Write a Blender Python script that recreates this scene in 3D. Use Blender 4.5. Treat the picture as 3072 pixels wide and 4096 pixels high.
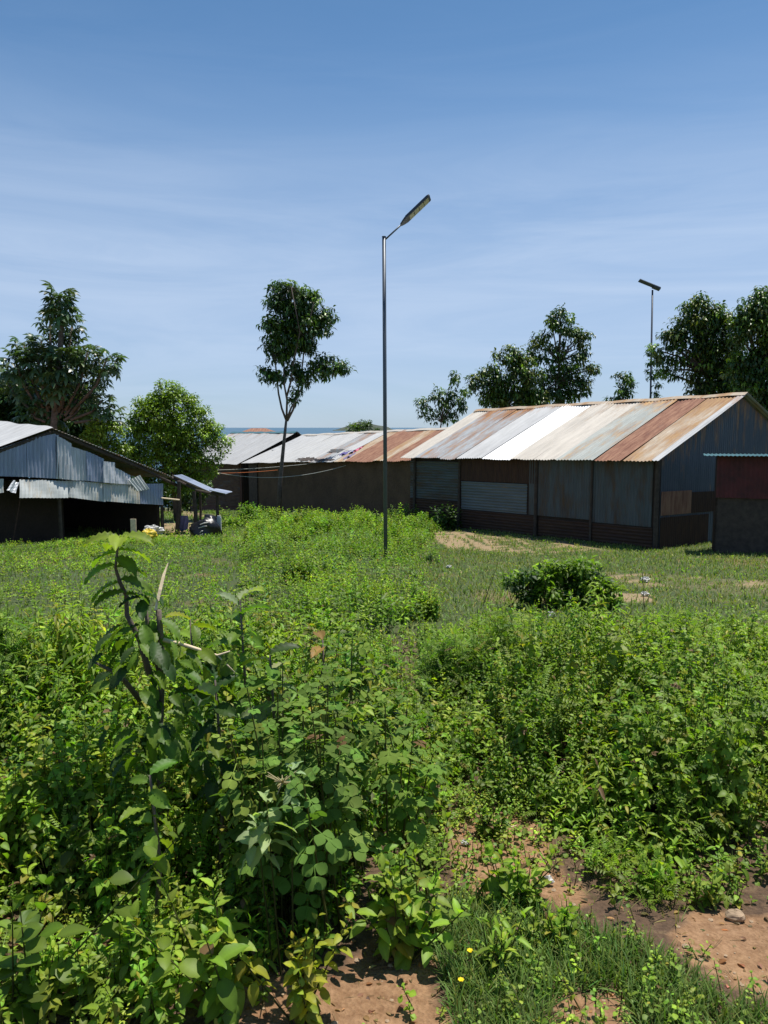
import bpy, math, random
import numpy as np
from mathutils import Vector
R = math.radians
rng = np.random.default_rng(7); random.seed(7)
for o in list(bpy.data.objects): bpy.data.objects.remove(o)
C = bpy.context.scene.collection
sc = bpy.context.scene

# ------------------------------------------------------------ camera
EYE = 1.6; PITCH = R(6.26); F = 3080.0
cd = bpy.data.cameras.new('camera'); cam = bpy.data.objects.new('camera', cd); C.objects.link(cam)
cam.location = (0, 0, EYE); cam.rotation_euler = (R(90) - PITCH, 0, 0)
cd.sensor_fit = 'VERTICAL'; cd.sensor_height = 24; cd.lens = 24 * F / 4096
cd.clip_start = .05; cd.clip_end = 90000
sc.camera = cam
# ------------------------------------------------------------ light, sky, exposure
SUN = Vector((.21, .16, .965)).normalized()
sel = math.asin(SUN.z); saz = math.atan2(SUN.x, SUN.y)
w = bpy.data.worlds.new('World'); sc.world = w; w.use_nodes = True
nt = w.node_tree; nt.nodes.clear()
N = nt.nodes.new; Lk = nt.links.new
out = N('ShaderNodeOutputWorld'); bg = N('ShaderNodeBackground'); sky = N('ShaderNodeTexSky')
sky.sky_type = 'NISHITA'; sky.sun_disc = False; sky.sun_elevation = sel; sky.sun_rotation = saz
sky.air_density = 1.0; sky.dust_density = .25; sky.ozone_density = 2.6; sky.altitude = 600
tc = N('ShaderNodeTexCoord'); mp = N('ShaderNodeMapping'); mp.inputs['Scale'].default_value = (1.6, 1.6, 13)
mp.inputs['Rotation'].default_value = (R(3), R(-5), 0)
nz = N('ShaderNodeTexNoise'); nz.inputs['Scale'].default_value = 1.3; nz.inputs['Detail'].default_value = 12; nz.inputs['Roughness'].default_value = .62
nz.inputs['Distortion'].default_value = .9
Lk(tc.outputs['Generated'], mp.inputs['Vector']); Lk(mp.outputs[0], nz.inputs['Vector'])
cr = N('ShaderNodeValToRGB'); cr.color_ramp.elements[0].position = .36; cr.color_ramp.elements[1].position = .78
Lk(nz.outputs['Fac'], cr.inputs[0])
sx = N('ShaderNodeSeparateXYZ'); Lk(tc.outputs['Generated'], sx.inputs[0])
hr = N('ShaderNodeValToRGB'); e = hr.color_ramp.elements           # cloud cover by height above the horizon
e[0].position = 0.0; e[0].color = (.35, .35, .35, 1); e[1].position = .60; e[1].color = (.0, .0, .0, 1)
for p_, v_ in ((.07, .34), (.13, .50), (.2, .50), (.26, .32), (.34, .10), (.45, .03)):
    q = e.new(p_); q.color = (v_, v_, v_, 1)
Lk(sx.outputs[2], hr.inputs[0])
mu = N('ShaderNodeMath'); mu.operation = 'MULTIPLY'; Lk(cr.outputs[0], mu.inputs[0]); Lk(hr.outputs[0], mu.inputs[1])
sr_ = N('ShaderNodeValToRGB'); e = sr_.color_ramp.elements         # the humid lower sky is duller than the model's
e[0].position = 0.0; e[0].color = (.34, .46, .66, 1); e[1].position = .6; e[1].color = (.33, .55, .65, 1)
for p_, v_ in ((.06, (.39, .49, .66)), (.12, (.49, .57, .70)), (.22, (.56, .66, .74)), (.34, (.49, .66, .74)), (.46, (.39, .60, .69))):
    q = e.new(p_); q.color = (*v_, 1)
Lk(sx.outputs[2], sr_.inputs[0]); sm0 = N('ShaderNodeMixRGB'); sm0.blend_type = 'MULTIPLY'; sm0.inputs[0].default_value = 1; Lk(sky.outputs[0], sm0.inputs[1]); Lk(sr_.outputs[0], sm0.inputs[2])
vl = N('ShaderNodeValToRGB'); e = vl.color_ramp.elements; e[0].position = 0; e[0].color = (.44, .44, .44, 1); e[1].position = .62; e[1].color = (.03, .03, .03, 1)
q = e.new(.16); q.color = (.48, .48, .48, 1); q = e.new(.27); q.color = (.28, .28, .28, 1); q = e.new(.4); q.color = (.06, .06, .06, 1); Lk(sx.outputs[2], vl.inputs[0])
mv = N('ShaderNodeMixRGB'); Lk(vl.outputs[0], mv.inputs[0]); Lk(sm0.outputs[0], mv.inputs[1]); mv.inputs[2].default_value = (3.35, 4.0, 4.95, 1)
mx = N('ShaderNodeMixRGB'); Lk(mu.outputs[0], mx.inputs[0]); Lk(mv.outputs[0], mx.inputs[1]); mx.inputs[2].default_value = (3.9, 4.6, 5.7, 1)
Lk(mx.outputs[0], bg.inputs[0]); bg.inputs[1].default_value = .125; Lk(bg.outputs[0], out.inputs[0])
sd = bpy.data.lights.new('sun', 'SUN'); so = bpy.data.objects.new('sun', sd); C.objects.link(so)
sd.energy = 4.2; sd.angle = R(.55); sd.color = (1, .955, .88)
so.rotation_euler = SUN.to_track_quat('Z', 'Y').to_euler(); so.location = (0, 0, 40)
sc.view_settings.view_transform = 'Standard'; sc.view_settings.look = 'None'; sc.view_settings.gamma = 1
sc.view_settings.exposure = 0.42
sc.render.engine = 'CYCLES'
sc.cycles.max_bounces = 6; sc.cycles.transparent_max_bounces = 6; sc.cycles.diffuse_bounces = 3; sc.cycles.caustics_reflective = False

# ------------------------------------------------------------ geometry helpers
cp, sp = math.cos(PITCH), math.sin(PITCH)
def ray(px, py):
    x = (px - 1536) / F; y = -(py - 2048) / F
    return Vector((x, cp + y * sp, y * cp - sp))
def P(px, py, Y):
    d = ray(px, py); t = Y / d.y
    return Vector((d.x * t, Y, EYE + d.z * t))
def hit(px, py, p0, n):
    d = ray(px, py); o = Vector((0, 0, EYE)); n = Vector(n)
    return o + d * ((Vector(p0) - o).dot(n) / d.dot(n))
def ss(a, b, x):
    t = np.clip((x - a) / (b - a), 0, 1); return t * t * (3 - 2 * t)
_f = np.random.default_rng(3); _w = [(_f.normal(size=2), _f.uniform(0, 6.28)) for _ in range(14)]
def vn(x, y, s=1.0, k=0):
    r = 0
    for i in range(5):
        (a, b), ph = _w[(i * 3 + k) % 14]
        r = r + np.sin((x * a + y * b) * s * (1 + i * .55) + ph + k) / (1 + i * .4)
    return r / 2.2
def gz(x, y):
    x = np.asarray(x, float); y = np.asarray(y, float)
    z = -.075 * np.minimum(y, 19) - .040 * np.clip(y - 19, 0, 16) - .10 * np.clip(y - 35, 0, 85) - .13 * np.clip(y - 120, 0, 40)
    z = z - .25 * ss(2, 6, -x) * ss(19, 24, y)
    z = z + .018 * vn(x, y, 1.1) + .008 * vn(x, y, 4.3, 2) * ss(40, 10, y)
    return z
def g(x, y): return float(gz(x, y))
def G(px, py):
    Y = 10.0; d = ray(px, py)
    lo, hi = .5, 70.0
    for _ in range(50):
        m = (lo + hi) / 2; t = m / d.y
        if EYE + d.z * t > g(d.x * t, m): lo = m
        else: hi = m
    t = lo / d.y; return Vector((d.x * t, lo, g(d.x * t, lo)))
def proj(x, y, z):
    dx, dy, dz = x, y, z - EYE
    f = dy * cp - dz * sp; u = dy * sp + dz * cp
    return 1536 + F * dx / f, 2048 - F * u / f
def inpoly(px, py, poly):
    r = np.zeros(np.shape(px), bool); n = len(poly); j = n - 1
    for i in range(n):
        xi, yi = poly[i]; xj, yj = poly[j]
        c = ((yi > py) != (yj > py)) & (px < (xj - xi) * (py - yi) / (yj - yi + 1e-9) + xi)
        r ^= c; j = i
    return r

class MB:
    """collects geometry; build() links it as ONE mesh object"""
    def __init__(s): s.v = []; s.f = []; s.uv = []; s.m = []; s.n = 0
    def add(s, vs, fs, uv=None, mi=0):
        s.v += [tuple(p) for p in vs]; s.f += [tuple(i + s.n for i in f) for f in fs]
        s.uv += (list(uv) if uv is not None else [(p[0], p[2]) for p in vs]); s.m += [mi] * len(fs); s.n += len(vs); return s
    def box(s, c, size, ax=None):
        c = Vector(c); ax = ax or (Vector((1, 0, 0)), Vector((0, 1, 0)), Vector((0, 0, 1)))
        h = [ax[i] * size[i] / 2 for i in range(3)]
        v = [c + h[0] * a + h[1] * b + h[2] * d for a in (-1, 1) for b in (-1, 1) for d in (-1, 1)]
        return s.add(v, [(0, 1, 3, 2), (4, 6, 7, 5), (0, 4, 5, 1), (2, 3, 7, 6), (0, 2, 6, 4), (1, 5, 7, 3)])
    def tube(s, pts, rad, n=8, cap=True):
        pts = [Vector(p) for p in pts]; m = len(pts)
        if not hasattr(rad, '__len__'): rad = [rad] * m
        vs = []; fs = []; uv = []; L = 0
        up = None
        for i, p in enumerate(pts):
            t = (pts[min(i + 1, m - 1)] - pts[max(i - 1, 0)]).normalized()
            a = t.cross(Vector((0, 0, 1)) if abs(t.z) < .9 else Vector((0, 1, 0))).normalized() if up is None else (up - t * up.dot(t)).normalized()
            up = a; b = t.cross(a)
            if i: L += (p - pts[i - 1]).length
            for k in range(n):
                th = 2 * math.pi * k / n
                vs.append(p + (a * math.cos(th) + b * math.sin(th)) * rad[i]); uv.append((k / n, L))
        for i in range(m - 1):
            for k in range(n):
                q = (k + 1) % n; fs.append((i * n + k, i * n + q, (i + 1) * n + q, (i + 1) * n + k))
        if cap: fs += [tuple(range(n))[::-1], tuple((m - 1) * n + k for k in range(n))]
        return s.add(vs, fs, uv)
    def sheet(s, p00, p10, p11, p01, pitch=.09, amp=.012, rows=4, off=0., wob=0., seed=0, thick=.004, mi=0):
        """corrugated iron: the waves run along u, the ribs along v; two skins joined at the rim"""
        A, B, D, E = map(Vector, (p00, p10, p11, p01))
        Lu = max((B - A).length, (D - E).length); Lv = max((E - A).length, (D - B).length)
        nu = max(2, int(Lu / pitch * 4)); rr = random.Random(seed)
        jig = [rr.uniform(-1, 1) for _ in range(12)]
        nrm = (B - A + D - E).cross(E - A + D - B).normalized()
        vs = []; uv = []
        for sk in (0, 1):
            for j in range(rows + 1):
                v = j / rows
                for i in range(nu + 1):
                    u = i / nu
                    p = (A * (1 - u) + B * u) * (1 - v) + (E * (1 - u) + D * u) * v
                    d = off + amp * math.sin(2 * math.pi * u * Lu / pitch) + (thick if sk else 0)
                    if wob: d += wob * (math.sin(u * 3.1 + jig[0] * 3 + v * jig[1] * 2) * jig[2] + math.sin(u * 8 + v * 5 + jig[3]) * .35)
                    vs.append(p + nrm * d); uv.append((u * Lu + seed * 7.31, v * Lv))
        w_ = nu + 1; K = w_ * (rows + 1); fs = []
        for j in range(rows):
            for i in range(nu):
                a = j * w_ + i; fs.append((a, a + w_, a + w_ + 1, a + 1)); fs.append((K + a, K + a + 1, K + a + w_ + 1, K + a + w_))
        for i in range(nu):
            fs.append((i, i + 1, K + i + 1, K + i)); a = rows * w_ + i; fs.append((a + 1, a, K + a, K + a + 1))
        for j in range(rows):
            a = j * w_; fs.append((a + w_, a, K + a, K + a + w_)); a = j * w_ + nu; fs.append((a, a + w_, K + a + w_, K + a))
        return s.add(vs, fs, uv, mi)
    def slab(s, quad, th):
        """a flat panel of thickness th behind the quad"""
        q = [Vector(p) for p in quad]; n = (q[1] - q[0]).cross(q[3] - q[0]).normalized() * th; k = len(q)
        L = (q[1] - q[0]).normalized(); M = n.normalized().cross(L)
        uv = [((p - q[0]).dot(L), (p - q[0]).dot(M)) for p in q]
        return s.add(q + [p - n for p in q], [tuple(range(k)), tuple(range(2 * k - 1, k - 1, -1))] + [((i + 1) % k, i, k + i, k + (i + 1) % k) for i in range(k)], uv + uv)
    def build(s, name, mat, parent=None, smooth=False, origin=None):
        me = bpy.data.meshes.new(name)
        o0 = Vector(origin) if origin is not None else (parent.location.copy() if parent is not None else Vector((0, 0, 0)))
        if parent is not None and parent.parent is not None and origin is None: o0 = parent.parent.location + parent.location
        me.from_pydata([tuple(Vector(v) - o0) for v in s.v], [], s.f)
        uvl = me.uv_layers.new(name='UVMap'); li = np.zeros(len(me.loops), np.int32); me.loops.foreach_get('vertex_index', li)
        uvl.data.foreach_set('uv', np.array(s.uv, np.float32)[li].ravel())
        mats = mat if isinstance(mat, list) else [mat]
        for m_ in mats: me.materials.append(m_)
        if len(mats) > 1: me.polygons.foreach_set('material_index', s.m)
        if smooth: me.polygons.foreach_set('use_smooth', [True] * len(me.polygons))
        me.update()
        o = bpy.data.objects.new(name, me); C.objects.link(o)
        if parent is not None: o.parent = parent
        if origin is not None: o.location = origin
        return o
def tag(o, label=None, cat=None, group=None, kind=None):
    if label: o['label'] = label
    if cat: o['category'] = cat
    if group: o['group'] = group
    if kind: o['kind'] = kind
    return o
def empty(name, loc, label, cat, group=None):
    o = bpy.data.objects.new(name, None); C.objects.link(o); o.location = loc; o.empty_display_size = .3
    return tag(o, label, cat, group)

# ------------------------------------------------------------ materials
def newmat(name):
    m = bpy.data.materials.new(name); m.use_nodes = True; t = m.node_tree
    b = t.nodes['Principled BSDF']; return m, t, b
def noise(t, scale, detail=6, rough=.6, vec=None, dist=0):
    n = t.nodes.new('ShaderNodeTexNoise'); n.inputs['Scale'].default_value = scale; n.inputs['Detail'].default_value = detail
    n.inputs['Roughness'].default_value = rough; n.inputs['Distortion'].default_value = dist
    if vec is not None: t.links.new(vec, n.inputs['Vector'])
    return n.outputs['Fac']
def ramp(t, fac, stops):
    r = t.nodes.new('ShaderNodeValToRGB'); e = r.color_ramp.elements
    while len(e) > 1: e.remove(e[-1])
    for i, (p, c) in enumerate(stops):
        q = e[0] if i == 0 else e.new(p)
        q.position = p; q.color = (*c, 1) if hasattr(c, '__len__') else (c, c, c, 1)
    t.links.new(fac, r.inputs[0]); return r.outputs[0]
def mixc(t, fac, a, b, mode='MIX'):
    m = t.nodes.new('ShaderNodeMixRGB'); m.blend_type = mode
    for i, x in zip((0, 1, 2), (fac, a, b)):
        if hasattr(x, 'is_linked') or hasattr(x, 'node'): t.links.new(x, m.inputs[i])
        elif i == 0: m.inputs[0].default_value = x
        else: m.inputs[i].default_value = (*x, 1)
    return m.outputs[0]
def bump(t, b, h, strength=.4, dist=.02):
    n = t.nodes.new('ShaderNodeBump'); n.inputs['Strength'].default_value = strength; n.inputs['Distance'].default_value = dist
    t.links.new(h, n.inputs['Height']); t.links.new(n.outputs[0], b.inputs['Normal'])
def mapping(t, src, scale, loc=(0, 0, 0)):
    m = t.nodes.new('ShaderNodeMapping'); m.inputs['Scale'].default_value = scale; m.inputs['Location'].default_value = loc
    t.links.new(src, m.inputs['Vector']); return m.outputs[0]
def iron(name, base, rust=(.20, .075, .04), amount=.3, seed=0., rough=.6, metal=.0, light_rust=(.42, .24, .12)):
    """galvanised sheet with rust streaks running down the ribs (uv is in metres)"""
    m, t, b = newmat(name); tcn = t.nodes.new('ShaderNodeTexCoord').outputs['UV']
    v1 = mapping(t, tcn, (2.6, .55, 1), (seed, seed * 1.7, 0)); v2 = mapping(t, tcn, (9, 1.6, 1), (seed * 2, seed, 0))
    a = noise(t, 1, 8, .62, v1, .3); c = noise(t, 1, 7, .65, v2)
    mask = mixc(t, .35, a, c)
    sy_ = t.nodes.new('ShaderNodeSeparateXYZ'); t.links.new(tcn, sy_.inputs[0])
    mr = t.nodes.new('ShaderNodeMapRange'); t.links.new(sy_.outputs[1], mr.inputs[0]); mr.inputs[1].default_value = 3.0; mr.inputs[2].default_value = 4.4; mr.inputs[3].default_value = 0; mr.inputs[4].default_value = .16 if amount > .05 else 0
    ad = t.nodes.new('ShaderNodeMath'); t.links.new(mask, ad.inputs[0]); t.links.new(mr.outputs[0], ad.inputs[1]); mask = ad.outputs[0]
    lo = .72 - amount * .62
    k = ramp(t, mask, [(max(lo, 0), 0.), (min(lo + .16, 1), 1.)])
    rcol = mixc(t, ramp(t, c, [(.35, 0.), (.62, 1.)]), rust, light_rust)
    dirt = ramp(t, noise(t, 1, 8, .7, mapping(t, tcn, (5, .9, 1), (seed * 3, 4, 0))), [(.3, .72), (.62, 1.)])
    bc = mixc(t, 1, base, dirt, 'MULTIPLY')
    t.links.new(mixc(t, k, bc, rcol), b.inputs['Base Color'])
    mt = ramp(t, k, [(0, metal), (1, 0.)]); t.links.new(mt, b.inputs['Metallic'])
    t.links.new(ramp(t, k, [(0, rough), (1, .9)]), b.inputs['Roughness'])
    bump(t, b, c, .15, .01); b.inputs['Specular IOR Level'].default_value = .25
    return m
def simple(name, col, rough=.7, nscale=12, var=.25, metal=0., bmp=.2):
    m, t, b = newmat(name); tcn = t.nodes.new('ShaderNodeTexCoord').outputs['Object']
    n = noise(t, nscale, 7, .65, tcn)
    k = ramp(t, n, [(.3, 1 - var), (.7, 1 + var * .4)])
    t.links.new(mixc(t, 1, col, k, 'MULTIPLY'), b.inputs['Base Color']); b.inputs['Roughness'].default_value = rough
    b.inputs['Metallic'].default_value = metal; bump(t, b, n, bmp, .02); return m
def mud(name, col=(.20, .115, .06)):
    m, t, b = newmat(name); tcn = t.nodes.new('ShaderNodeTexCoord').outputs['Object']
    n = noise(t, 1.3, 8, .6, tcn); n2 = noise(t, 14, 6, .7, tcn)
    c = ramp(t, n, [(.3, tuple(x * .6 for x in col)), (.5, col), (.72, tuple(min(1, x * 1.45) for x in col))])
    t.links.new(mixc(t, .35, c, ramp(t, n2, [(.35, tuple(x * .5 for x in col)), (.65, tuple(x * 1.5 for x in col))])), b.inputs['Base Color'])
    b.inputs['Roughness'].default_value = .95; bump(t, b, mixc(t, .5, n, n2), .7, .05); return m
def leafmat(name, rough=.42, trans=.34, spec=.45, bright=1.):
    m, t, b = newmat(name); a = t.nodes.new('ShaderNodeAttribute'); a.attribute_name = 'Col'
    col = a.outputs['Color']
    b.inputs['Roughness'].default_value = rough; b.inputs['Specular IOR Level'].default_value = spec
    t.links.new(col, b.inputs['Base Color'])
    tr = t.nodes.new('ShaderNodeBsdfTranslucent')
    t.links.new(mixc(t, 1, col, (1.65 * bright, 1.9 * bright, .55), 'MULTIPLY'), tr.inputs['Color'])
    ms = t.nodes.new('ShaderNodeMixShader'); ms.inputs[0].default_value = trans
    t.links.new(b.outputs[0], ms.inputs[1]); t.links.new(tr.outputs[0], ms.inputs[2])
    t.links.new(ms.outputs[0], t.nodes['Material Output'].inputs['Surface']); return m
M = {}
M['leaf'] = leafmat('weed leaves', .5, .38, .32); M['tree_leaf'] = leafmat('tree leaves', .38, .22, .5)
M['velvet'] = leafmat('velvety leaves', .85, .28, .12)
M['grass'] = leafmat('grass blades', .6, .3, .25)
M['bark'] = simple('grey brown bark', (.16, .125, .10), .9, 9, .5, 0, .5)
M['stem'] = simple('green brown stems', (.11, .12, .045), .7, 20, .4)
M['pale_wood'] = simple('split pale wood', (.80, .64, .42), .7, 18, .35)
M['log'] = simple('dark weathered log', (.075, .055, .042), .9, 8, .5, 0, .5)
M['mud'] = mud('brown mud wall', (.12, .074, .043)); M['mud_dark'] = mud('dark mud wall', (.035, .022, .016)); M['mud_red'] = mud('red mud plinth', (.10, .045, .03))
M['zinc'] = iron('weathered pale zinc', (.50, .50, .495), amount=.2, seed=1)
M['zinc_pale'] = iron('pale white zinc', (.50, .50, .49), amount=.1, seed=1.5)
M['zinc_white'] = iron('new bright zinc', (.85, .85, .85), amount=.0, seed=2, rough=.4)  # sun glare on the new sheet is put into this near-white base
M['zinc_grey'] = iron('grey zinc', (.34, .365, .385), amount=.42, seed=3)
M['zinc_cream'] = iron('cream zinc', (.56, .51, .44), amount=.2, seed=4, light_rust=(.5, .4, .28))
M['zinc_green'] = iron('grey green zinc', (.38, .40, .37), amount=.36, seed=5, light_rust=(.55, .36, .18))
M['rust'] = iron('red brown rust', (.34, .22, .16), rust=(.19, .085, .06), amount=.72, seed=6, light_rust=(.36, .20, .13))
M['rust_orange'] = iron('orange tan rust', (.50, .42, .32), rust=(.30, .17, .10), amount=.5, seed=8, light_rust=(.42, .27, .14))
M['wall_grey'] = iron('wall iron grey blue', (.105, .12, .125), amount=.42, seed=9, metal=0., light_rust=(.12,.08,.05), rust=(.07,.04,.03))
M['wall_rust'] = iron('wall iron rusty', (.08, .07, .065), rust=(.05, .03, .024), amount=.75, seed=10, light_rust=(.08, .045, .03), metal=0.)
M['gable_grey'] = iron('gable iron grey blue', (.105, .12, .145), amount=.22, seed=21)
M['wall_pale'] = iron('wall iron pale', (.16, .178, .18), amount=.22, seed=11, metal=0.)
M['gable_iron'] = iron('gable iron bluish', (.34, .39, .50), amount=.1, seed=12, metal=.2, rough=.45)
M['gable_pale'] = iron('gable iron pale', (.60, .62, .65), amount=.08, seed=13, metal=.1, rough=.45)
M['skirt_iron'] = iron('rust stained skirt iron', (.58, .60, .58), amount=.3, seed=14, light_rust=(.5, .36, .16))
M['red'] = simple('faded red painted iron', (.10, .012, .014), .6, 4, .5)
M['teal'] = simple('teal painted iron', (.07, .17, .19), .5, 5, .3)
M['pole'] = simple('grey painted steel', (.11, .125, .145), .45, 3, .15, .3, .05)
M['housing'] = simple('dark lamp housing', (.05, .06, .08), .4, 6, .1)
M['led'] = simple('yellowish lamp lens', (.62, .56, .38), .25, 6, .1)
M['tarp'] = simple('black plastic sheet', (.012, .012, .014), .35, 6, .3, 0, .6)
M['white'] = simple('dirty white plastic', (.62, .60, .56), .5, 22, .5)
M['yellow'] = simple('yellow bag', (.72, .52, .03), .45, 8, .2)
M['purple'] = simple('purple cloth', (.10, .08, .26), .9, 9, .3); M['pink'] = simple('pink cloth', (.62, .16, .27), .9, 9, .3)
M['lilac'] = simple('grey lilac cloth', (.21, .18, .31), .9, 9, .3)
M['rope_w'] = simple('pale rope', (.55, .55, .5), .9); M['rope_o'] = simple('orange rope', (.6, .17, .05), .9)
M['stone'] = simple('pale stone', (.42, .30, .19), .9, 14, .4)

# ------------------------------------------------------------ setting: ground, lake, island
SOIL = [
 [(1330, 4200), (1240, 4010), (1400, 3860), (1480, 3750), (1600, 3730), (1750, 3850), (1830, 4200)],
 [(1790, 3290), (1950, 3250), (2130, 3270), (2200, 3360), (2230, 3480), (2380, 3600), (2330, 3650), (2150, 3600), (2000, 3640), (1880, 3560), (1810, 3420)],
 [(2680, 3720), (2800, 3650), (3300, 3680), (3400, 3960), (3000, 3980), (2840, 3890), (2700, 3800)],
 [(820, 3960), (1250, 3900), (1280, 4000), (1250, 4200), (850, 4200)],
 [(2250, 3980), (2480, 3960), (2560, 4200), (2200, 4200)]]
DRY = [[(1740, 2130), (1900, 2105), (2150, 2140), (2420, 2200), (2100, 2215), (1850, 2200), (1740, 2190)],
       [(2400, 2290), (2700, 2300), (3200, 2340), (3200, 2400), (2650, 2350), (2420, 2320)], [(2420, 2375), (2640, 2380), (2640, 2410), (2420, 2405)],
       [(880, 2135), (990, 2150), (980, 2185), (900, 2165)], [(630, 2090), (905, 2080), (905, 2150), (640, 2155)], [(620, 2035), (700, 2035), (860, 2060), (860, 2075), (620, 2050)]]
def soilmask(x, y):
    z = gz(x, y); px, py = proj(x, y, z)
    s = 14 * vn(x, y, 9, 4) ; px2 = px + s * 1.6; py2 = py + s
    m = np.zeros(np.shape(x))
    for p in SOIL: m = np.maximum(m, inpoly(px2, py2, p) * 1.)
    d = np.zeros(np.shape(x)); s2 = 5 * vn(x, y, 3, 5)
    for p in DRY: d = np.maximum(d, inpoly(px + 9 * s2, py + s2, p) * (.25 + .75 * (vn(x, y, 2.6, 11) + .5 * vn(x, y, 7, 2) > -.1)))
    return m, d
def axis(segs):
    r = [segs[0][0]]
    for a, b, st in segs: r += list(np.linspace(a, b, max(1, int(round((b - a) / st))) + 1)[1:])
    return np.array(r)
xs = axis([(-900, -60, 60), (-60, -16, 4), (-16, -4, .3), (-4, 4, .045), (4, 16, .3), (16, 60, 4), (60, 900, 60)])
ys = axis([(-120, -8, 14), (-8, 1.5, 1), (1.5, 5, .035), (5, 9, .08), (9, 30, .2), (30, 60, 1), (60, 170, 8)])
X, Y_ = np.meshgrid(xs, ys); Z = gz(X, Y_)
near = (Y_ < 9) & (Y_ > 1) & (abs(X) < 5)
Z = Z + near * (.006 * vn(X, Y_, 21, 1) + .004 * vn(X, Y_, 47, 3))
sm, dm = soilmask(X, Y_)
me = bpy.data.meshes.new('ground'); nx, ny = len(xs), len(ys)
I = np.arange(nx * ny).reshape(ny, nx)
quads = np.stack([I[:-1, :-1], I[:-1, 1:], I[1:, 1:], I[1:, :-1]], -1).reshape(-1, 4)
def numesh(me, V, Fc, k):
    me.vertices.add(len(V)); me.vertices.foreach_set('co', np.asarray(V, np.float32).ravel())
    me.loops.add(Fc.size); me.loops.foreach_set('vertex_index', Fc.ravel().astype(np.int32))
    me.polygons.add(len(Fc)); me.polygons.foreach_set('loop_start', np.arange(0, Fc.size, k, dtype=np.int32))
    me.update(calc_edges=True)
numesh(me, np.stack([X, Y_, Z], -1).reshape(-1, 3), quads, 4)
at = me.color_attributes.new('Col', 'FLOAT_COLOR', 'POINT')
cc = np.ones((nx * ny, 4), np.float32); cc[:, 0] = sm.ravel(); cc[:, 1] = dm.ravel(); cc[:, 2] = (ss(9, 6, Y_) * ss(0, 1, Y_)).ravel()
at.data.foreach_set('color', cc.ravel())
me.polygons.foreach_set('use_smooth', [True] * len(me.polygons))
m, t, b = newmat('red soil and turf'); o_ = t.nodes.new('ShaderNodeTexCoord').outputs['Object']
a = t.nodes.new('ShaderNodeAttribute'); a.attribute_name = 'Col'; sp_ = t.nodes.new('ShaderNodeSeparateColor'); t.links.new(a.outputs['Color'], sp_.inputs[0])
n1 = noise(t, 2.2, 9, .62, o_); n2 = noise(t, 26, 8, .7, o_); n3 = noise(t, .5, 6, .6, o_)
vo = t.nodes.new('ShaderNodeTexVoronoi'); vo.inputs['Scale'].default_value = 70; t.links.new(o_, vo.inputs['Vector'])
soil = ramp(t, n1, [(.3, (.16, .090, .046)), (.5, (.26, .152, .08)), (.7, (.38, .245, .135))])
soil = mixc(t, .45, mixc(t, 1, soil, (1.06, .98, .78), 'MULTIPLY'), ramp(t, n2, [(.35, (.15, .07, .038)), (.62, (.46, .28, .165))]))
turf = ramp(t, n2, [(.3, (.030, .045, .012)), (.55, (.06, .085, .022)), (.75, (.12, .13, .04))])
turf = mixc(t, ramp(t, n3, [(.56, 0.), (.7, .6)]), turf, soil)
under = mixc(t, .5, turf, soil)
litter = ramp(t, n2, [(.3, (.05, .030, .017)), (.55, (.12, .07, .04)), (.75, (.2, .14, .07))])
turf = mixc(t, sp_.outputs[2], turf, litter)
c1 = mixc(t, sp_.outputs[0], turf, soil); dry = mixc(t, ramp(t, n2, [(.4, 0.), (.6, 1.)]), (.36, .22, .13), (.24, .21, .10))
t.links.new(mixc(t, sp_.outputs[1], c1, dry), b.inputs['Base Color']); b.inputs['Roughness'].default_value = .95
bump(t, b, mixc(t, .4, n2, vo.outputs['Distance']), .9, .02)
me.materials.append(m); gr = bpy.data.objects.new('ground', me); C.objects.link(gr); gr['kind'] = 'structure'

LZ = -13.0
mb = MB(); mb.add([(-60000, 120, LZ), (60000, 120, LZ), (60000, 70000, LZ), (-60000, 70000, LZ)], [(0, 1, 2, 3)])
m, t, b = newmat('lake water'); b.inputs['Base Color'].default_value = (.035, .14, .22, 1); b.inputs['Roughness'].default_value = .32
b.inputs['Specular IOR Level'].default_value = .25
o_ = t.nodes.new('ShaderNodeTexCoord').outputs['Object']; wv = noise(t, .25, 8, .7, mapping(t, o_, (.3, 1, 1))); bump(t, b, wv, .6, .6)
col = ramp(t, noise(t, .004, 5, .6, mapping(t, o_, (.2, 1, 1))), [(.35, (.028, .085, .13)), (.65, (.04, .11, .16))]); t.links.new(col, b.inputs['Base Color'])
mb.build('lake', m)['kind'] = 'structure'
# island: a low humped hill out in the lake
D = 3600.; vs = []; fs = []; nu_, nv_ = 40, 14
for j in range(nv_ + 1):
    for i in range(nu_ + 1):
        u = i / nu_; v = j / nv_ * 2 - 1; px = 1335 + u * 250
        hgt = 38 * math.exp(-((u - .44) / .27) ** 2) + 12 * math.exp(-((u - .8) / .14) ** 2) + 2.2 * math.sin(u * 23) * .4
        hgt *= max(0, 1 - v * v) * min(1, u * 8) * min(1, (1 - u) * 8)
        vs.append(((px - 1536) / F * D, D + v * 90, LZ - .6 + max(0, hgt + 4 * (1 - v * v))))
for j in range(nv_):
    for i in range(nu_): a_ = j * (nu_ + 1) + i; fs.append((a_, a_ + 1, a_ + nu_ + 2, a_ + nu_ + 1))
mb = MB(); mb.add(vs, fs); mb.build('island_hill', simple('wooded island', (.07, .085, .06), .95, .05, .4), smooth=True)['kind'] = 'structure'

# ------------------------------------------------------------ foliage toolkit (numpy)
def tpl(v, f): return np.array(v, float), f
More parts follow.
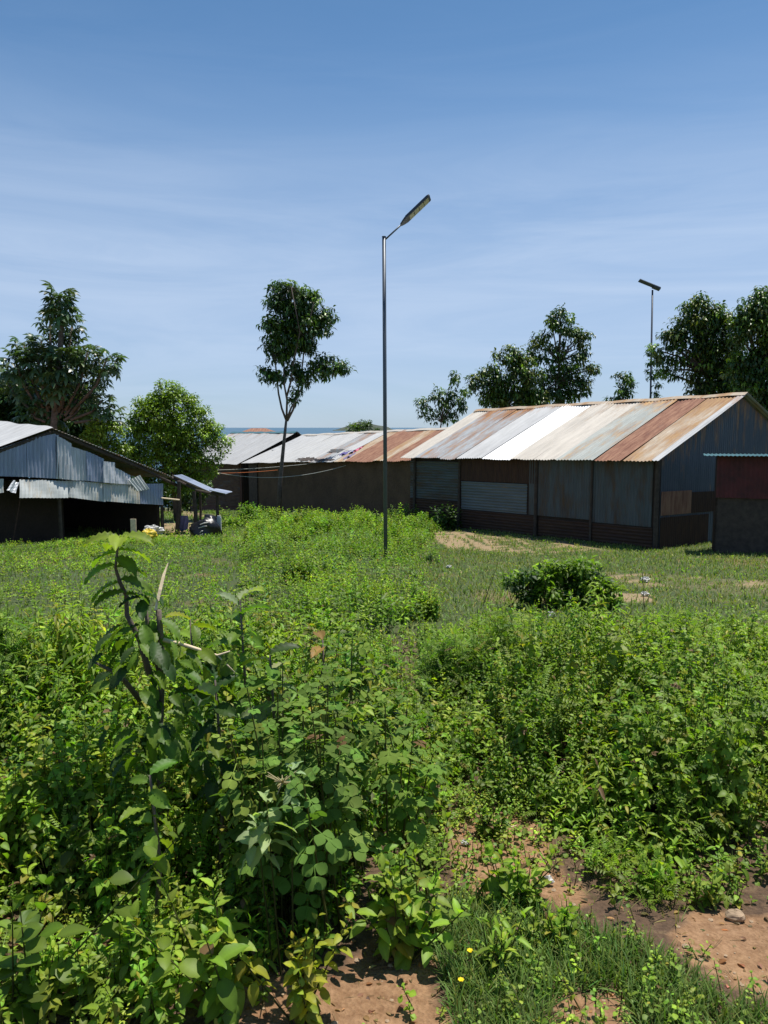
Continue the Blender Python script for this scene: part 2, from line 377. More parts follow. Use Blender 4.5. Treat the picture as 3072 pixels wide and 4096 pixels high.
# leaf lies along +Y, face up +Z; faces are stored as quads (triangles repeat no vertex: split in two lists)
def leaf_f(w=.28, peak=.42, droop=.2, fold=.08, n=6, wave=.012):
    V = []; T = []
    for i in range(n + 1):
        t_ = i / n; a_ = t_ ** (math.log(.5) / math.log(peak)); wd = w * math.sin(math.pi * a_) ** .8 if 0 < i < n else .004
        zc = .03 * math.sin(t_ * 3.1) - droop * t_ ** 2; rp = wave * (1 if i % 2 else -1)
        V += [(-wd, t_ + .03 * (1 - t_), zc + fold * wd / w + rp), (0, t_, zc), (wd, t_ + .03 * (1 - t_), zc + fold * wd / w + rp)]
    for i in range(n):
        a_ = i * 3
        for k in (0, 1): T += [(a_ + k, a_ + k + 1, a_ + k + 4), (a_ + k, a_ + k + 4, a_ + k + 3)]
    return np.array(V), T
def leaf_t(w1=.26, w2=.30, droop=.22, fold=.07):
    v = [(0, 0, 0), (0, .3, .02), (0, .66, -.03), (0, 1, -droop), (w1, .22, fold), (w2, .58, fold - .02), (-w1, .22, fold), (-w2, .58, fold - .02)]
    tr = [(0, 4, 1), (1, 4, 5), (1, 5, 2), (2, 5, 3), (0, 1, 6), (1, 7, 6), (1, 2, 7), (2, 3, 7)]
    return tpl(v, tr)
def dia_t(w=.27, fold=.09): return tpl([(0, 0, 0), (w, .45, fold), (0, 1, -.12), (-w, .45, fold)], [(0, 1, 2), (0, 2, 3)])
def merge_t(parts):
    V = []; T = []; n = 0
    for (v, tr), (ox, oy, oz), yaw, s, pit in parts:
        c, d = math.cos(yaw), math.sin(yaw); cp_, sp2 = math.cos(pit), math.sin(pit)
        for x, y, z in v:
            y2 = y * cp_ - z * sp2; z2 = y * sp2 + z * cp_
            V.append((ox + s * (x * c - y2 * d), oy + s * (x * d + y2 * c), oz + s * z2))
        T += [tuple(i + n for i in q) for q in tr]; n += len(v)
    return np.array(V), T
OVAL = leaf_f(.40, .56, .08, .07, 6, .006); OV = leaf_f(.29, .38, .2, .09, 5); LANCE = leaf_f(.13, .45, .3, .05, 5); DIA = dia_t()
PET = tpl([(-.012, 0, 0), (.012, 0, 0), (0, 1, 0)], [(0, 1, 2)])
PETW = tpl([(-.03, 0, 0), (.03, 0, 0), (0.01, 1, .0), (-.01, 1, 0)], [(0, 1, 2), (0, 2, 3)])
SENNA = merge_t([(PETW, (0, 0, 0), 0, .8, 0)] + [(OVAL, (0, y, 0), s * a, .44, -.15) for y, a in ((.42, 1.0), (.72, .55)) for s in (-1, 1)])
TRI = merge_t([(PETW, (0, 0, 0), 0, .5, 0)] + [(OV, (0, .45, 0), a, .55, -.1) for a in (-1.1, 0, 1.1)])
PALM = merge_t([(PETW, (0, 0, 0), 0, .55, .1)] + [(leaf_t(.09, .17, .25, .02), (0, .52, .05), a, .5 * (1 - .12 * abs(a)), -.25) for a in (-2.3, -1.55, -.8, 0, .8, 1.55, 2.3)])
BLADE = tpl([(-.5, 0, 0), (.5, 0, 0), (-.4, .4, .03), (.4, .4, .03), (-.25, .75, -.06), (.25, .75, -.06), (0, 1, -.2)], [(0, 1, 3), (0, 3, 2), (2, 3, 5), (2, 5, 4), (4, 5, 6)])
def ribbed(n=12, wid=.25, droop=.38):
    """a big ribbed leaf with drooping tip and rippled blade"""
    V = []; T = []
    for i in range(n + 1):
        t_ = i / n; wd = wid * math.sin(math.pi * min(1, t_ * .93 + .05)) ** .75; zc = -.05 * t_ - droop * t_ ** 2.4
        yy = t_ * (1 - .12 * t_)
        rip = .034 * (1 if i % 2 else -1)
        V += [(-wd, yy + .04, zc + .07 + rip), (-wd * .5, yy + .02, zc + .045 + rip * .6), (0, yy, zc), (wd * .5, yy + .02, zc + .045 + rip * .6), (wd, yy + .04, zc + .07 + rip)]
    for i in range(n):
        for k in range(4):
            a_ = i * 5 + k; T += [(a_, a_ + 1, a_ + 6), (a_, a_ + 6, a_ + 5)]
    return np.array(V), T
RIB = ribbed()
class Leaves:
    def __init__(s): s.V = []; s.T = []; s.K = []; s.n = 0
    def put(s, tp, pos, yaw, pitch, size, col, roll=None, wid=None, shade=.06):
        V, T = tp; n = len(pos)
        if n == 0: return s
        pos = np.asarray(pos, float); size = np.broadcast_to(size, (n,)).astype(float)
        wd = np.ones(n) if wid is None else np.broadcast_to(wid, (n,))
        roll = rng.normal(0, .25, n) if roll is None else np.broadcast_to(roll, (n,))
        x = V[None, :, 0] * wd[:, None]; y = np.repeat(V[None, :, 1], n, 0); z = np.repeat(V[None, :, 2], n, 0)
        c, d = np.cos(roll)[:, None], np.sin(roll)[:, None]; x, z = x * c + z * d, -x * d + z * c
        c, d = np.cos(pitch)[:, None], np.sin(pitch)[:, None]; y, z = y * c - z * d, y * d + z * c
        c, d = np.cos(yaw)[:, None], np.sin(yaw)[:, None]; x, y = x * c - y * d, x * d + y * c
        W = np.stack([x, y, z], -1) * size[:, None, None] + pos[:, None, :]
        m_ = V.shape[0]; s.V.append(W.reshape(-1, 3))
        T = np.array(T); s.T.append((T[None] + (np.arange(n) * m_)[:, None, None] + s.n).reshape(-1, 3)); s.n += n * m_
        col = np.broadcast_to(col, (n, 3)); rib_ = 1 + .32 * np.exp(-np.abs(V[:, 0]) / .02) * (np.abs(V[:, 0]).max() > .06); s.K.append((col[:, None, :] * rib_[None, :, None]).reshape(-1, 3)); return s
    def rods(s, a, b, ra, rb, col):
        """thin three-sided stems from a to b"""
        n = len(a)
        if n == 0: return s
        a = np.asarray(a, float); b = np.asarray(b, float); d = b - a; d /= np.linalg.norm(d, axis=1, keepdims=True) + 1e-9
        u = np.cross(d, np.array([.3, .9, .2])); u /= np.linalg.norm(u, axis=1, keepdims=True) + 1e-9; v = np.cross(d, u)
        ra = np.broadcast_to(ra, (n,))[:, None]; rb = np.broadcast_to(rb, (n,))[:, None]
        L = []
        for p, r_ in ((a, ra), (b, rb)):
            for k in range(3):
                th = k * 2.0944; L.append(p + (u * math.cos(th) + v * math.sin(th)) * r_)
        W = np.stack(L, 1); s.V.append(W.reshape(-1, 3))
        T = np.array([(0, 1, 4), (0, 4, 3), (1, 2, 5), (1, 5, 4), (2, 0, 3), (2, 3, 5)])
        s.T.append((T[None] + (np.arange(n) * 6)[:, None, None] + s.n).reshape(-1, 3)); s.n += 6 * n
        s.K.append(np.repeat(np.broadcast_to(col, (n, 3)), 6, 0)); return s
    def build(s, name, mat, parent=None, origin=(0, 0, 0)):
        o0 = np.array(parent.location if parent is not None else origin, float)
        me = bpy.data.meshes.new(name); V = np.concatenate(s.V) - o0
        numesh(me, V, np.concatenate(s.T), 3)
        at = me.color_attributes.new('Col', 'FLOAT_COLOR', 'POINT')
        K = np.ones((len(V), 4), np.float32); K[:, :3] = np.concatenate(s.K); at.data.foreach_set('color', K.ravel())
        me.materials.append(mat); me.polygons.foreach_set('use_smooth', [True] * len(me.polygons)); o = bpy.data.objects.new(name, me); C.objects.link(o)
        if parent is not None: o.parent = parent
        else: o.location = origin
        return o
GREENS = {'mid': (.108, .180, .020), 'light': (.175, .255, .028), 'dark': (.036, .074, .016), 'yellow': (.24, .265, .025), 'blue': (.085, .15, .034), 'olive': (.11, .13, .028), 'lime': (.18, .265, .028)}
def tint(n, base, v=.28, h=.12):
    c = np.array(GREENS[base] if isinstance(base, str) else base)[None] * np.exp(rng.normal(0, v, (n, 1)))
    return np.clip(c * np.exp(rng.normal(0, h, (n, 3)) * np.array([1, .4, .8])), .004, .7)
def shoots(lv, base, h, lean, tp, size, spacing, per, col, nmax=14, low=.15, up=1.0, wid=None, stemr=.0022, stemcol=(.09, .10, .03)):
    """upright shoots with leaves at nodes: young raised leaves on top, spreading ones below"""
    base = np.asarray(base, float); n = len(base); h = np.broadcast_to(h, (n,)).astype(float)
    la = rng.uniform(0, 6.28, n); lm = np.abs(rng.normal(0, lean, n)); dirv = np.stack([np.cos(la) * lm, np.sin(la) * lm, np.ones(n)], -1)
    tip = base + dirv * h[:, None]; lv.rods(base, tip, stemr * 1.4, stemr * .6, stemcol)
    size = np.broadcast_to(size, (n,)); ph = rng.uniform(0, 6.28, n)
    colA = np.broadcast_to(col, (n, 3))
    for j in range(nmax):
        f = 1 - j * spacing / np.maximum(h, .01) * (1 + .25 * np.sin(ph))
        ok = f > low
        if not ok.any(): break
        k = ok.sum(); pb = base[ok] + dirv[ok] * (h * f)[ok][:, None]
        sz = size[ok] * min(1, .45 + .2 * j) * rng.uniform(.75, 1.15, k)
        pit = np.maximum(up - .38 * j, -.35)
        for q in range(per):
            yaw = ph[ok] + j * 1.5708 * (1 if per == 2 else .8) + q * 6.2832 / per + rng.normal(0, .25, k)
            cN = np.clip(colA[ok] * np.exp(rng.normal(0, .16, (k, 1))) * (1.18 if j < 2 else 1.), 0, .8)
            lf = 1. if sz.mean() < .09 else 0.; od = rng.uniform(0, 1, k) < (.012 + .012 * j) * lf; cN[od] = np.array([.30, .27, .04]) * rng.uniform(.5, 1.3, (od.sum(), 1)); dr = rng.uniform(0, 1, k) < .012 * lf; cN[dr] = (.17, .10, .05)
            lv.put(tp, pb + rng.normal(0, .006, (k, 3)), yaw, pit + rng.normal(0, .28, k), sz, cN, wid=wid)
    return tip

# ------------------------------------------------------------ corrugated iron buildings in a row
def bil(EL, ER, RR, RL, u, v): return (EL * (1 - u) + ER * u) * (1 - v) + (RL * (1 - u) + RR * u) * v
def xy(v): return Vector((v.x, v.y, 0))
def gabled(label, cat, EL, ER, RR, RL, bands, walls, ins_e=.09, ins_r=.02, group=None, name='iron_shed', back='zinc_grey', gable_mats=('wall_grey', 'wall_grey'), ridge='zinc_cream', wall_base='mud'):
    """roof given by front eave EL-ER and ridge RL-RR; walls stand inside its edge"""
    cbase = (EL + ER) / 2; base = Vector((cbase.x, cbase.y, g(cbase.x, cbase.y)))
    root = empty(name, base, label, cat, group)
    BL = Vector((2 * RL.x - EL.x, 2 * RL.y - EL.y, EL.z)); BR = Vector((2 * RR.x - ER.x, 2 * RR.y - ER.y, ER.z))
    for i, (ua, ub, mat, lab) in enumerate(bands):
        q = [bil(EL, ER, RR, RL, u, v) for u, v in ((ua, 0), (ub, 0), (ub, 1), (ua, 1))]
        jz = Vector((0, 0, .012 if i % 2 else 0)); ex = (q[0] - q[3]).normalized() * random.uniform(-.03, .06)
        mb = MB().sheet(q[0] + ex + jz, q[1] + ex + jz, q[2] + jz, q[3] + jz, pitch=.11, amp=.014, rows=6, wob=.018, seed=i + int(EL.y * 3))
        o = mb.build('roof_sheet', M[mat], root); o['label'] = lab
    MB().sheet(RL, RR, BR, BL, pitch=.11, amp=.014, rows=3, seed=3).build('back_roof', M[back], root)
    # ridge cap: a shallow folded strip
    n1 = (EL - RL).normalized() * .2; n2 = (BL - RL).normalized() * .2; m1 = (ER - RR).normalized() * .2; m2 = (BR - RR).normalized() * .2; u3 = Vector((0, 0, .035))
    K = 24; vs = []; fs = []
    for i in range(K + 1):
        u = i / K; r = RL * (1 - u) + RR * u + u3 + Vector((0, 0, .015 * math.sin(i * 1.7))); vs += [r + n1 * (1 - u) + m1 * u, r + Vector((0, 0, .012)), r + n2 * (1 - u) + m2 * u]
    for i in range(K): fs += [(3 * i, 3 * i + 3, 3 * i + 4, 3 * i + 1), (3 * i + 1, 3 * i + 4, 3 * i + 5, 3 * i + 2)]
    MB().add(vs, fs, [(i // 3 * .4, i % 3 * .2) for i in range(len(vs))]).build('ridge_cap', M[ridge], root)
    def top(u, v, mir=False):
        p = bil(EL, ER, RR, RL, u, v)
        if mir: c = RL * (1 - u) + RR * u; p = Vector((2 * c.x - p.x, 2 * c.y - p.y, p.z))
        return p - Vector((0, 0, .045))
    def foot(p): return Vector((p.x, p.y, g(p.x, p.y) - .35))
    u0, u1 = ins_r, 1 - ins_r
    FLt, FRt = top(u0, ins_e), top(u1, ins_e); BLt, BRt = top(u0, ins_e, True), top(u1, ins_e, True)
    nrm = Vector((ER.y - EL.y, -(ER.x - EL.x), 0)).normalized()
    if nrm.dot(Vector((0, 1, 0))) > 0: nrm = -nrm
    MB().slab([foot(FLt), foot(FRt), FRt, FLt], .12).build('front_wall', M[wall_base], root)
    MB().slab([foot(BRt), foot(BLt), BLt, BRt], .12).build('back_wall', M[wall_base], root)
    for (ft, rt, bt, gm) in ((FLt, top(u0, 1), BLt, gable_mats[0]), (FRt, top(u1, 1), BRt, gable_mats[1])):
        a_ = foot(ft); b_ = foot(bt); mfoot = Vector((rt.x, rt.y, (a_.z + b_.z) / 2))
        mb = MB(); mb.sheet(a_, mfoot, rt, ft, pitch=.11, amp=.012, rows=2, seed=int(ft.x * 5)); mb.sheet(mfoot, b_, bt, rt, pitch=.11, amp=.012, rows=2, seed=4)
        mb.build('gable_wall', M[gm], root)
    # wall sheets: (ua, ub, va, vb) fractions of the front wall, nailed on proud of it
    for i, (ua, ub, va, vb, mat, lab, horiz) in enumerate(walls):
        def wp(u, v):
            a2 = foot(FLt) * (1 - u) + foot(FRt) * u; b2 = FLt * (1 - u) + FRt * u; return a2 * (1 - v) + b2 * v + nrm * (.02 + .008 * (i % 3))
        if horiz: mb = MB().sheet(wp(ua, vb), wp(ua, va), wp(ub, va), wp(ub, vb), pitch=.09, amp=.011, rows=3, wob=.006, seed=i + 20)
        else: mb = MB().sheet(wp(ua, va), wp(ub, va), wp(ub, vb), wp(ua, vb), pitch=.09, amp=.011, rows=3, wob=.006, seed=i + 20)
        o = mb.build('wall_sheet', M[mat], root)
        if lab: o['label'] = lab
    return root, (FLt, FRt, foot(FLt), foot(FRt), nrm, BLt, BRt)
def ufrac(EL, ER, px):
    lo, hi = 0, 1
    for _ in range(40):
        m_ = (lo + hi) / 2; q = EL * (1 - m_) + ER * m_
        if proj(q.x, q.y, q.z)[0] < px: lo = m_
        else: hi = m_
    return (lo + hi) / 2
EL, ER, RR_, RL_ = P(1600, 1832, 27.2), P(2632, 1847, 18.7), P(2992, 1575, 21.3), P(1905, 1642, 29.6)
cuts = [1600, 1657, 1760, 1822, 1928, 2043, 2130, 2221, 2372, 2440, 2487, 2602, 2632]
us = [0] + [ufrac(EL, ER, c) for c in cuts[1:-1]] + [1]
bm_ = [('zinc_cream', 'cream coloured outermost sheet'), ('zinc_grey', 'grey sheet with a rust patch'), ('zinc_grey', 'grey sheet streaked with orange rust'), ('zinc', 'pale grey sheet'), ('zinc_white', 'glaring bright white new sheet'),
       ('zinc_cream', 'cream stained sheet'), ('zinc_cream', 'cream sheet'), ('zinc_green', 'grey green sheet with rusting edge'), ('rust', 'dark red brown rusted sheet'), ('rust', 'red brown rusted sheet'), ('rust_orange', 'orange tan rusted sheet'), ('zinc', 'pale edge sheet')]
shed, SW = gabled('long corrugated iron shed in front right, roof striped white, cream and rust', 'shed', EL, ER, RR_, RL_,
    [(us[i], us[i + 1], *bm_[i]) for i in range(12)],
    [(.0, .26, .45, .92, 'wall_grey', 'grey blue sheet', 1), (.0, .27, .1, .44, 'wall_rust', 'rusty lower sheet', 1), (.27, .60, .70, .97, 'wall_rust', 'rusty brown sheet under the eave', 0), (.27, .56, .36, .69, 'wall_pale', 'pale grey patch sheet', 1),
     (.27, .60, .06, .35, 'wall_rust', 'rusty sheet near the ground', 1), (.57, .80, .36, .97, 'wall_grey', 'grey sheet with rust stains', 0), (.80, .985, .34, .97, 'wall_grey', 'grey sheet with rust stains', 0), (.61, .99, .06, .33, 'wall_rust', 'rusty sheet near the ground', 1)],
    gable_mats=('gable_grey', 'gable_grey'), ridge='rust_orange', wall_base='mud_dark')
pmb = MB(); fr = SW[3]; pmb.tube([fr + SW[4] * .05, SW[1] + SW[4] * .05 - Vector((0, 0, .03))], .06, 7); pmb.build('corner_post', M['log'], shed)
for u_, w_ in ((.265, .045), (.60, .05), (.80, .035), (.03, .05)):
    f_ = SW[2] * (1 - u_) + SW[3] * u_; t_ = SW[0] * (1 - u_) + SW[1] * u_; MB().tube([f_ + SW[4] * .07, f_.lerp(t_, .5) + SW[4] * .075, t_ + SW[4] * .06], w_, 6).build('wall_post', M['log'], shed)
# rusty boards across the gable, seen under the blue grey iron
ga = SW[1]; gb = SW[6]; gd = (xy(gb) - xy(ga)).normalized(); gn = Vector((gd.y, -gd.x, 0))
def gp(s, h): p = xy(ga) + gd * s + gn * .03; return Vector((p.x, p.y, g(p.x, p.y) + h))
for s0, s1, h0, h1, mt in ((.1, 1.5, .85, 1.45, 'rust'), (.1, 2.4, .0, .8, 'wall_rust'), (1.5, 3.2, .85, 1.4, 'wall_rust')):
    MB().sheet(gp(s0, h0), gp(s1, h0), gp(s1, h1), gp(s0, h1), pitch=.09, amp=.01, rows=2, seed=31).build('wall_sheet', M[mt], shed)

# middle house: roof half white and half rusty, mud wall
EL2, ER2, RR2, RL2 = P(965, 1852, 39.6), P(1650, 1843, 27.6), P(1860, 1710, 29.6), P(1212, 1741, 41.8)
c2 = [965, 1040, 1110, 1180, 1235, 1290, 1335, 1380, 1430, 1490, 1540, 1600, 1650]
u2 = [0] + [ufrac(EL2, ER2, c) for c in c2[1:-1]] + [1]
m2_ = ['zinc', 'zinc', 'zinc', 'zinc', 'zinc_grey', 'zinc', 'rust_orange', 'rust', 'rust', 'rust_orange', 'rust', 'rust']
l2_ = ['pale zinc sheet'] * 4 + ['grey stained sheet', 'pale zinc sheet', 'tan rusted sheet', 'red brown rusted sheet', 'red brown rusted sheet', 'tan rusted sheet', 'red brown rusted sheet', 'red brown rusted sheet']
house2, HW = gabled('low mud walled house behind the lamp post, roof half white, half red rust', 'house', EL2, ER2, RR2, RL2,
    [(u2[i], u2[i + 1], m2_[i], l2_[i]) for i in range(12)], [], name='mud_house', ridge='zinc_cream', gable_mats=('zinc_grey', 'mud'), wall_base='mud')
def hw(u, v, o=.06):
    a2 = HW[2] * (1 - u) + HW[3] * u; b2 = HW[0] * (1 - u) + HW[1] * u; return a2 * (1 - v) + b2 * v + HW[4] * o
MB().slab([hw(.0, .1), hw(.07, .1), hw(.07, .95), hw(.0, .95)], .05).build('door', M['log'], house2)
# far left house: white roof, horizontal grey iron wall
EL3, ER3, RR3, RL3 = P(700, 1852, 51.0), P(948, 1858, 40.8), P(1188, 1729, 42.6), P(927, 1730, 53.0)
house3, _ = gabled('pale roofed iron house on the left end of the row, ridge edged light blue', 'house', EL3, ER3, RR3, RL3,
    [(i / 6, (i + 1) / 6, 'zinc', 'pale zinc sheet') for i in range(6)], [(.02, .98, .22, .97, 'wall_grey', 'dark grey wall sheet', 1)], name='iron_house', ridge='teal', gable_mats=('wall_grey', 'mud_dark'), wall_base='mud_red')
# torn flashing strip between the two roofs
for a_, b_, mt, lab in (((1205, 1742), (1085, 1800), 'zinc', 'pale loose strip'), ((1085, 1800), (985, 1848), 'rust', 'rusty loose strip')):
    p = [P(a_[0], a_[1], 41.3), P(b_[0], b_[1], 40.2), P(b_[0] + 26, b_[1] + 5, 39.9), P(a_[0] + 28, a_[1] + 2, 41.0)]
    o = MB().slab(p, .02).build('flashing', M[mt], house2); o['label'] = lab
# small red hipped roof far behind, down by the lake
c = P(1036, 1722, 75); root = empty('hipped_house', (c.x, c.y, g(c.x, c.y)), 'small far house with red brown hipped roof just above the white ridge', 'house')
zt = c.z + .22; zb = c.z - .28
mb = MB(); q = [Vector((c.x + a_ * 1.9, c.y + b_ * 1.6, zb)) for a_, b_ in ((-1, -1), (1, -1), (1, 1), (-1, 1))]; r1, r2 = Vector((c.x - .75, c.y, zt)), Vector((c.x + .65, c.y, zt))
mb.add(q + [r1, r2], [(0, 1, 5, 4), (1, 2, 5), (2, 3, 4, 5), (3, 0, 4)]); mb.build('roof', M['rust'], root)
MB().box((c.x, c.y, (zb + g(c.x, c.y)) / 2 - .1), (3.3, 2.7, zb - g(c.x, c.y))).build('wall', M['mud'], root)

# red kiosk beside the gable of the right shed
k0 = P(2852, 2222, 18.0); kd = Vector((.93, -.36, 0)); kn = Vector((-.36, -.93, 0)); kb = Vector((k0.x, k0.y, g(k0.x, k0.y)))
kiosk = empty('red_kiosk', kb, 'dark red iron kiosk with teal roof edge against the shed gable', 'kiosk')
def kp(s, d, z): p = kb + kd * s - kn * d; return Vector((p.x, p.y, z))
zt = P(2852, 1822, 18.0).z; zm = P(2852, 1990, 18.0).z
MB().sheet(kp(0, 0, zm), kp(2.6, 0, zm), kp(2.6, 0, zt), kp(0, 0, zt), pitch=.1, amp=.01, rows=2).build('front_panel', M['red'], kiosk)
MB().slab([kp(0, .06, kb.z - .4), kp(2.6, .06, kb.z - .6), kp(2.6, .06, zm + .02), kp(0, .06, zm + .02)], .06).build('counter_wall', M['log'], kiosk)
MB().slab([kp(0, .06, kb.z - .4), kp(0, .06, zt), kp(0, 1.0, zt), kp(0, 1.0, kb.z - .4)], .05).build('side_wall', M['wall_rust'], kiosk)
MB().sheet(kp(-.3, -.35, zt + .0), kp(3.0, -.35, zt + .02), kp(3.0, .75, zt + .03), kp(-.3, .75, zt + .01), pitch=.09, amp=.01, rows=2).build('roof_sheet', M['teal'], kiosk)

# ------------------------------------------------------------ left shed: gable towards us, torn iron sheets
AP = P(215, 1712, 22.0); gdir = Vector((.53, .848, 0)).normalized(); gnor = Vector((gdir.y, -gdir.x, 0)); rdir = Vector((-.848, .53, 0))
def LS(px, py, off=0.): return hit(px, py, AP + gnor * off, gnor)
b0 = LS(330, 2150); lshed = empty('workshop_shed', (b0.x, b0.y, g(b0.x, b0.y)), 'open fronted shed at left with torn bluish iron gable and white roof', 'shed')
LE = LS(-330, 1905, .13); RE = LS(700, 1912, .13); APo = LS(212, 1713, .13); BK = 7.5
Rb = APo + rdir * BK + Vector((0, 0, .22))
# left roof slope with a lifted crumpled ridge
mb = MB(); nr, ncl = 14, 10; vs = []; fs = []; uv = []
for j in range(nr + 1):
    v = j / nr
    for i in range(ncl * 6 + 1):
        u = i / (ncl * 6); a_ = APo * (1 - u) + Rb * u; b_ = LE * (1 - u) + (LE + rdir * BK) * u
        p = a_ * (1 - v) + b_ * v; s_ = u * BK
        p = p + Vector((0, 0, .012 * math.sin(s_ / .11 * 6.28) + .14 * math.sin(min(1, s_ / 5) * 3.1) * (1 - v) ** 2 + .03 * math.sin(s_ * 2.3 + 1) * (1 - v)))
        vs.append(p); uv.append((s_, v * 4.5))
W_ = ncl * 6 + 1
for j in range(nr):
    for i in range(W_ - 1): q = j * W_ + i; fs.append((q, q + 1, q + W_ + 1, q + W_))
mb.add(vs, fs, uv); o = mb.build('roof_slope', M['zinc_pale'], lshed); o['label'] = 'pale white sagging left roof slope'
mb = MB().sheet(APo, RE, RE + rdir * BK, Rb, pitch=.11, amp=.014, rows=6, seed=8); o = mb.build('roof_slope', M['zinc_grey'], lshed); o['label'] = 'right roof slope seen from its dark underside'
MB().tube([LS(206, 1724, .02), LS(420, 1814, .02), LS(560, 1870, .04), LS(725, 1950, .1)], [.05, .06, .05, .06], 8).build('rafter', M['log'], lshed)
MB().tube([LS(212, 1726, .0), LS(-320, 1920, .0)], .05, 7).build('rafter', M['log'], lshed)
# gable sheets, ribs upright: (x0, x1, top0, top1, bot0, bot1, material, offset, flare)
gs = [(-330, 112, 1912, 1755, 1900, 1908, 'gable_iron', 0, .02), (108, 232, 1757, 1732, 1908, 1915, 'gable_iron', .03, .03), (226, 290, 1742, 1775, 1915, 1920, 'gable_pale', .06, .04),
      (284, 350, 1786, 1806, 1921, 1923, 'gable_pale', .03, .03), (345, 416, 1804, 1836, 1923, 1930, 'gable_iron', .06, .04), (412, 462, 1845, 1850, 1930, 1934, 'gable_pale', .10, .07), (458, 522, 1868, 1902, 1934, 1938, 'gable_pale', .06, .05)]
for i, (x0, x1, t0, t1, q0, q1, mt, of, fl) in enumerate(gs):
    mb = MB()
    if i == 0:
        mb.sheet(LS(0 - 330, 1899), LS(x1, q1), LS(x1, t1), LS(-330, 1898), pitch=.12, amp=.016, rows=4, seed=i)
        mb = MB().sheet(LS(-60, 1903), LS(x1, q1, of + fl), LS(x1, t1, of), LS(-60, 1815), pitch=.12, amp=.016, rows=4, wob=.02, seed=i)
    else: mb.sheet(LS(x0, q0, of + fl), LS(x1, q1, of + fl), LS(x1, t1, of), LS(x0, t0, of), pitch=.12, amp=.018, rows=5, wob=.025, seed=i)
    mb.build('gable_sheet', M[mt], lshed)
for x0, x1, t_, q_ in ((236, 254, 1825, 1912), (262, 272, 1858, 1918)):
    MB().sheet(LS(x0, q_, .14), LS(x1, q_, .14), LS(x1, t_, .12), LS(x0, t_, .12), pitch=.12, amp=.018, rows=3, seed=2).build('patch_sheet', M['gable_pale'], lshed)
# skirt sheets, leaning out at the foot
sk = [(-70, 14, 1915, 1915, 1985, 1970, .03, 'skirt_iron'), (78, 272, 1918, 1924, 1992, 1992, .22, 'skirt_iron'), (264, 420, 1922, 1932, 1988, 2008, .10, 'skirt_iron'), (414, 560, 1932, 1936, 2004, 2016, .08, 'skirt_iron'), (552, 650, 1936, 1934, 2014, 2020, .03, 'gable_iron')]
for i, (x0, x1, t0, t1, q0, q1, fl, mt) in enumerate(sk):
    of = .01 + .02 * (i % 2)
    MB().sheet(LS(x0, q0, of + fl), LS(x1, q1, of + fl * .8), LS(x1, t1, of), LS(x0, t0, of), pitch=.11, amp=.015, rows=5, wob=.03, seed=i + 9).build('skirt_sheet', M[mt], lshed)
o = MB().sheet(LS(548, 1966, .30), LS(598, 1956, .30), LS(560, 1900, .18), LS(512, 1922, .18), pitch=.11, amp=.02, rows=4, wob=.02, seed=4).build('bent_sheet', M['skirt_iron'], lshed); o['label'] = 'small tan sheet hanging askew with rusty edge'
o = MB().sheet(LS(24, 1962, .12), LS(62, 1974, .18), LS(76, 1930, .05), LS(52, 1922, .05), pitch=.2, amp=.02, rows=4, wob=.04, seed=5).build('bent_sheet', M['gable_pale'], lshed); o['label'] = 'crumpled bright scrap of iron'
def LP(px, off, r, ztop=None, name='post', mt='log', top=1945):
    b_ = LS(px, 2150, off); tp_ = LS(px, top, off); b_ = Vector((tp_.x, tp_.y, g(tp_.x, tp_.y) - .1))
    return MB().tube([b_, b_ * .5 + tp_ * .5 + Vector((random.uniform(-.02, .02), 0, 0)), tp_], [r, r * .92, r * .85], 8).build(name, M[mt], lshed)
for x_ in (-60, 235, 645): LP(x_, -.05, .06)
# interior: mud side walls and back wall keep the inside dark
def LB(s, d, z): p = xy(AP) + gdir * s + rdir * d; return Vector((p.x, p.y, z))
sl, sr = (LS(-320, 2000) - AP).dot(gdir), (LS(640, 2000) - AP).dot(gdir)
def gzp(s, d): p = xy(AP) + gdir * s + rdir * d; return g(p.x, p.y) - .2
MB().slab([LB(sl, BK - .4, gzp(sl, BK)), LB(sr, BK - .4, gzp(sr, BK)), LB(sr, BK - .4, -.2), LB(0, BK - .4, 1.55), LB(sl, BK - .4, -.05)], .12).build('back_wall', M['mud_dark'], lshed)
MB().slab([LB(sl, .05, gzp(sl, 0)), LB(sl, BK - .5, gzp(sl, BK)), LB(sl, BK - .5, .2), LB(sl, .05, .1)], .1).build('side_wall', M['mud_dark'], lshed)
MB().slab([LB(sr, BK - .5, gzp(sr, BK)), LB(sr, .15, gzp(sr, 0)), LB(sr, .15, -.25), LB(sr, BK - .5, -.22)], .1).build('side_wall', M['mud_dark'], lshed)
MB().slab([LB(sl + .1, .5, gzp(sl, 1)), LB(sl + 4.6, .9, gzp(sl + 4, 1)), LB(sl + 4.6, .9, .2), LB(sl + .1, .5, .0)], .1).build('front_wall', M['mud_dark'], lshed)
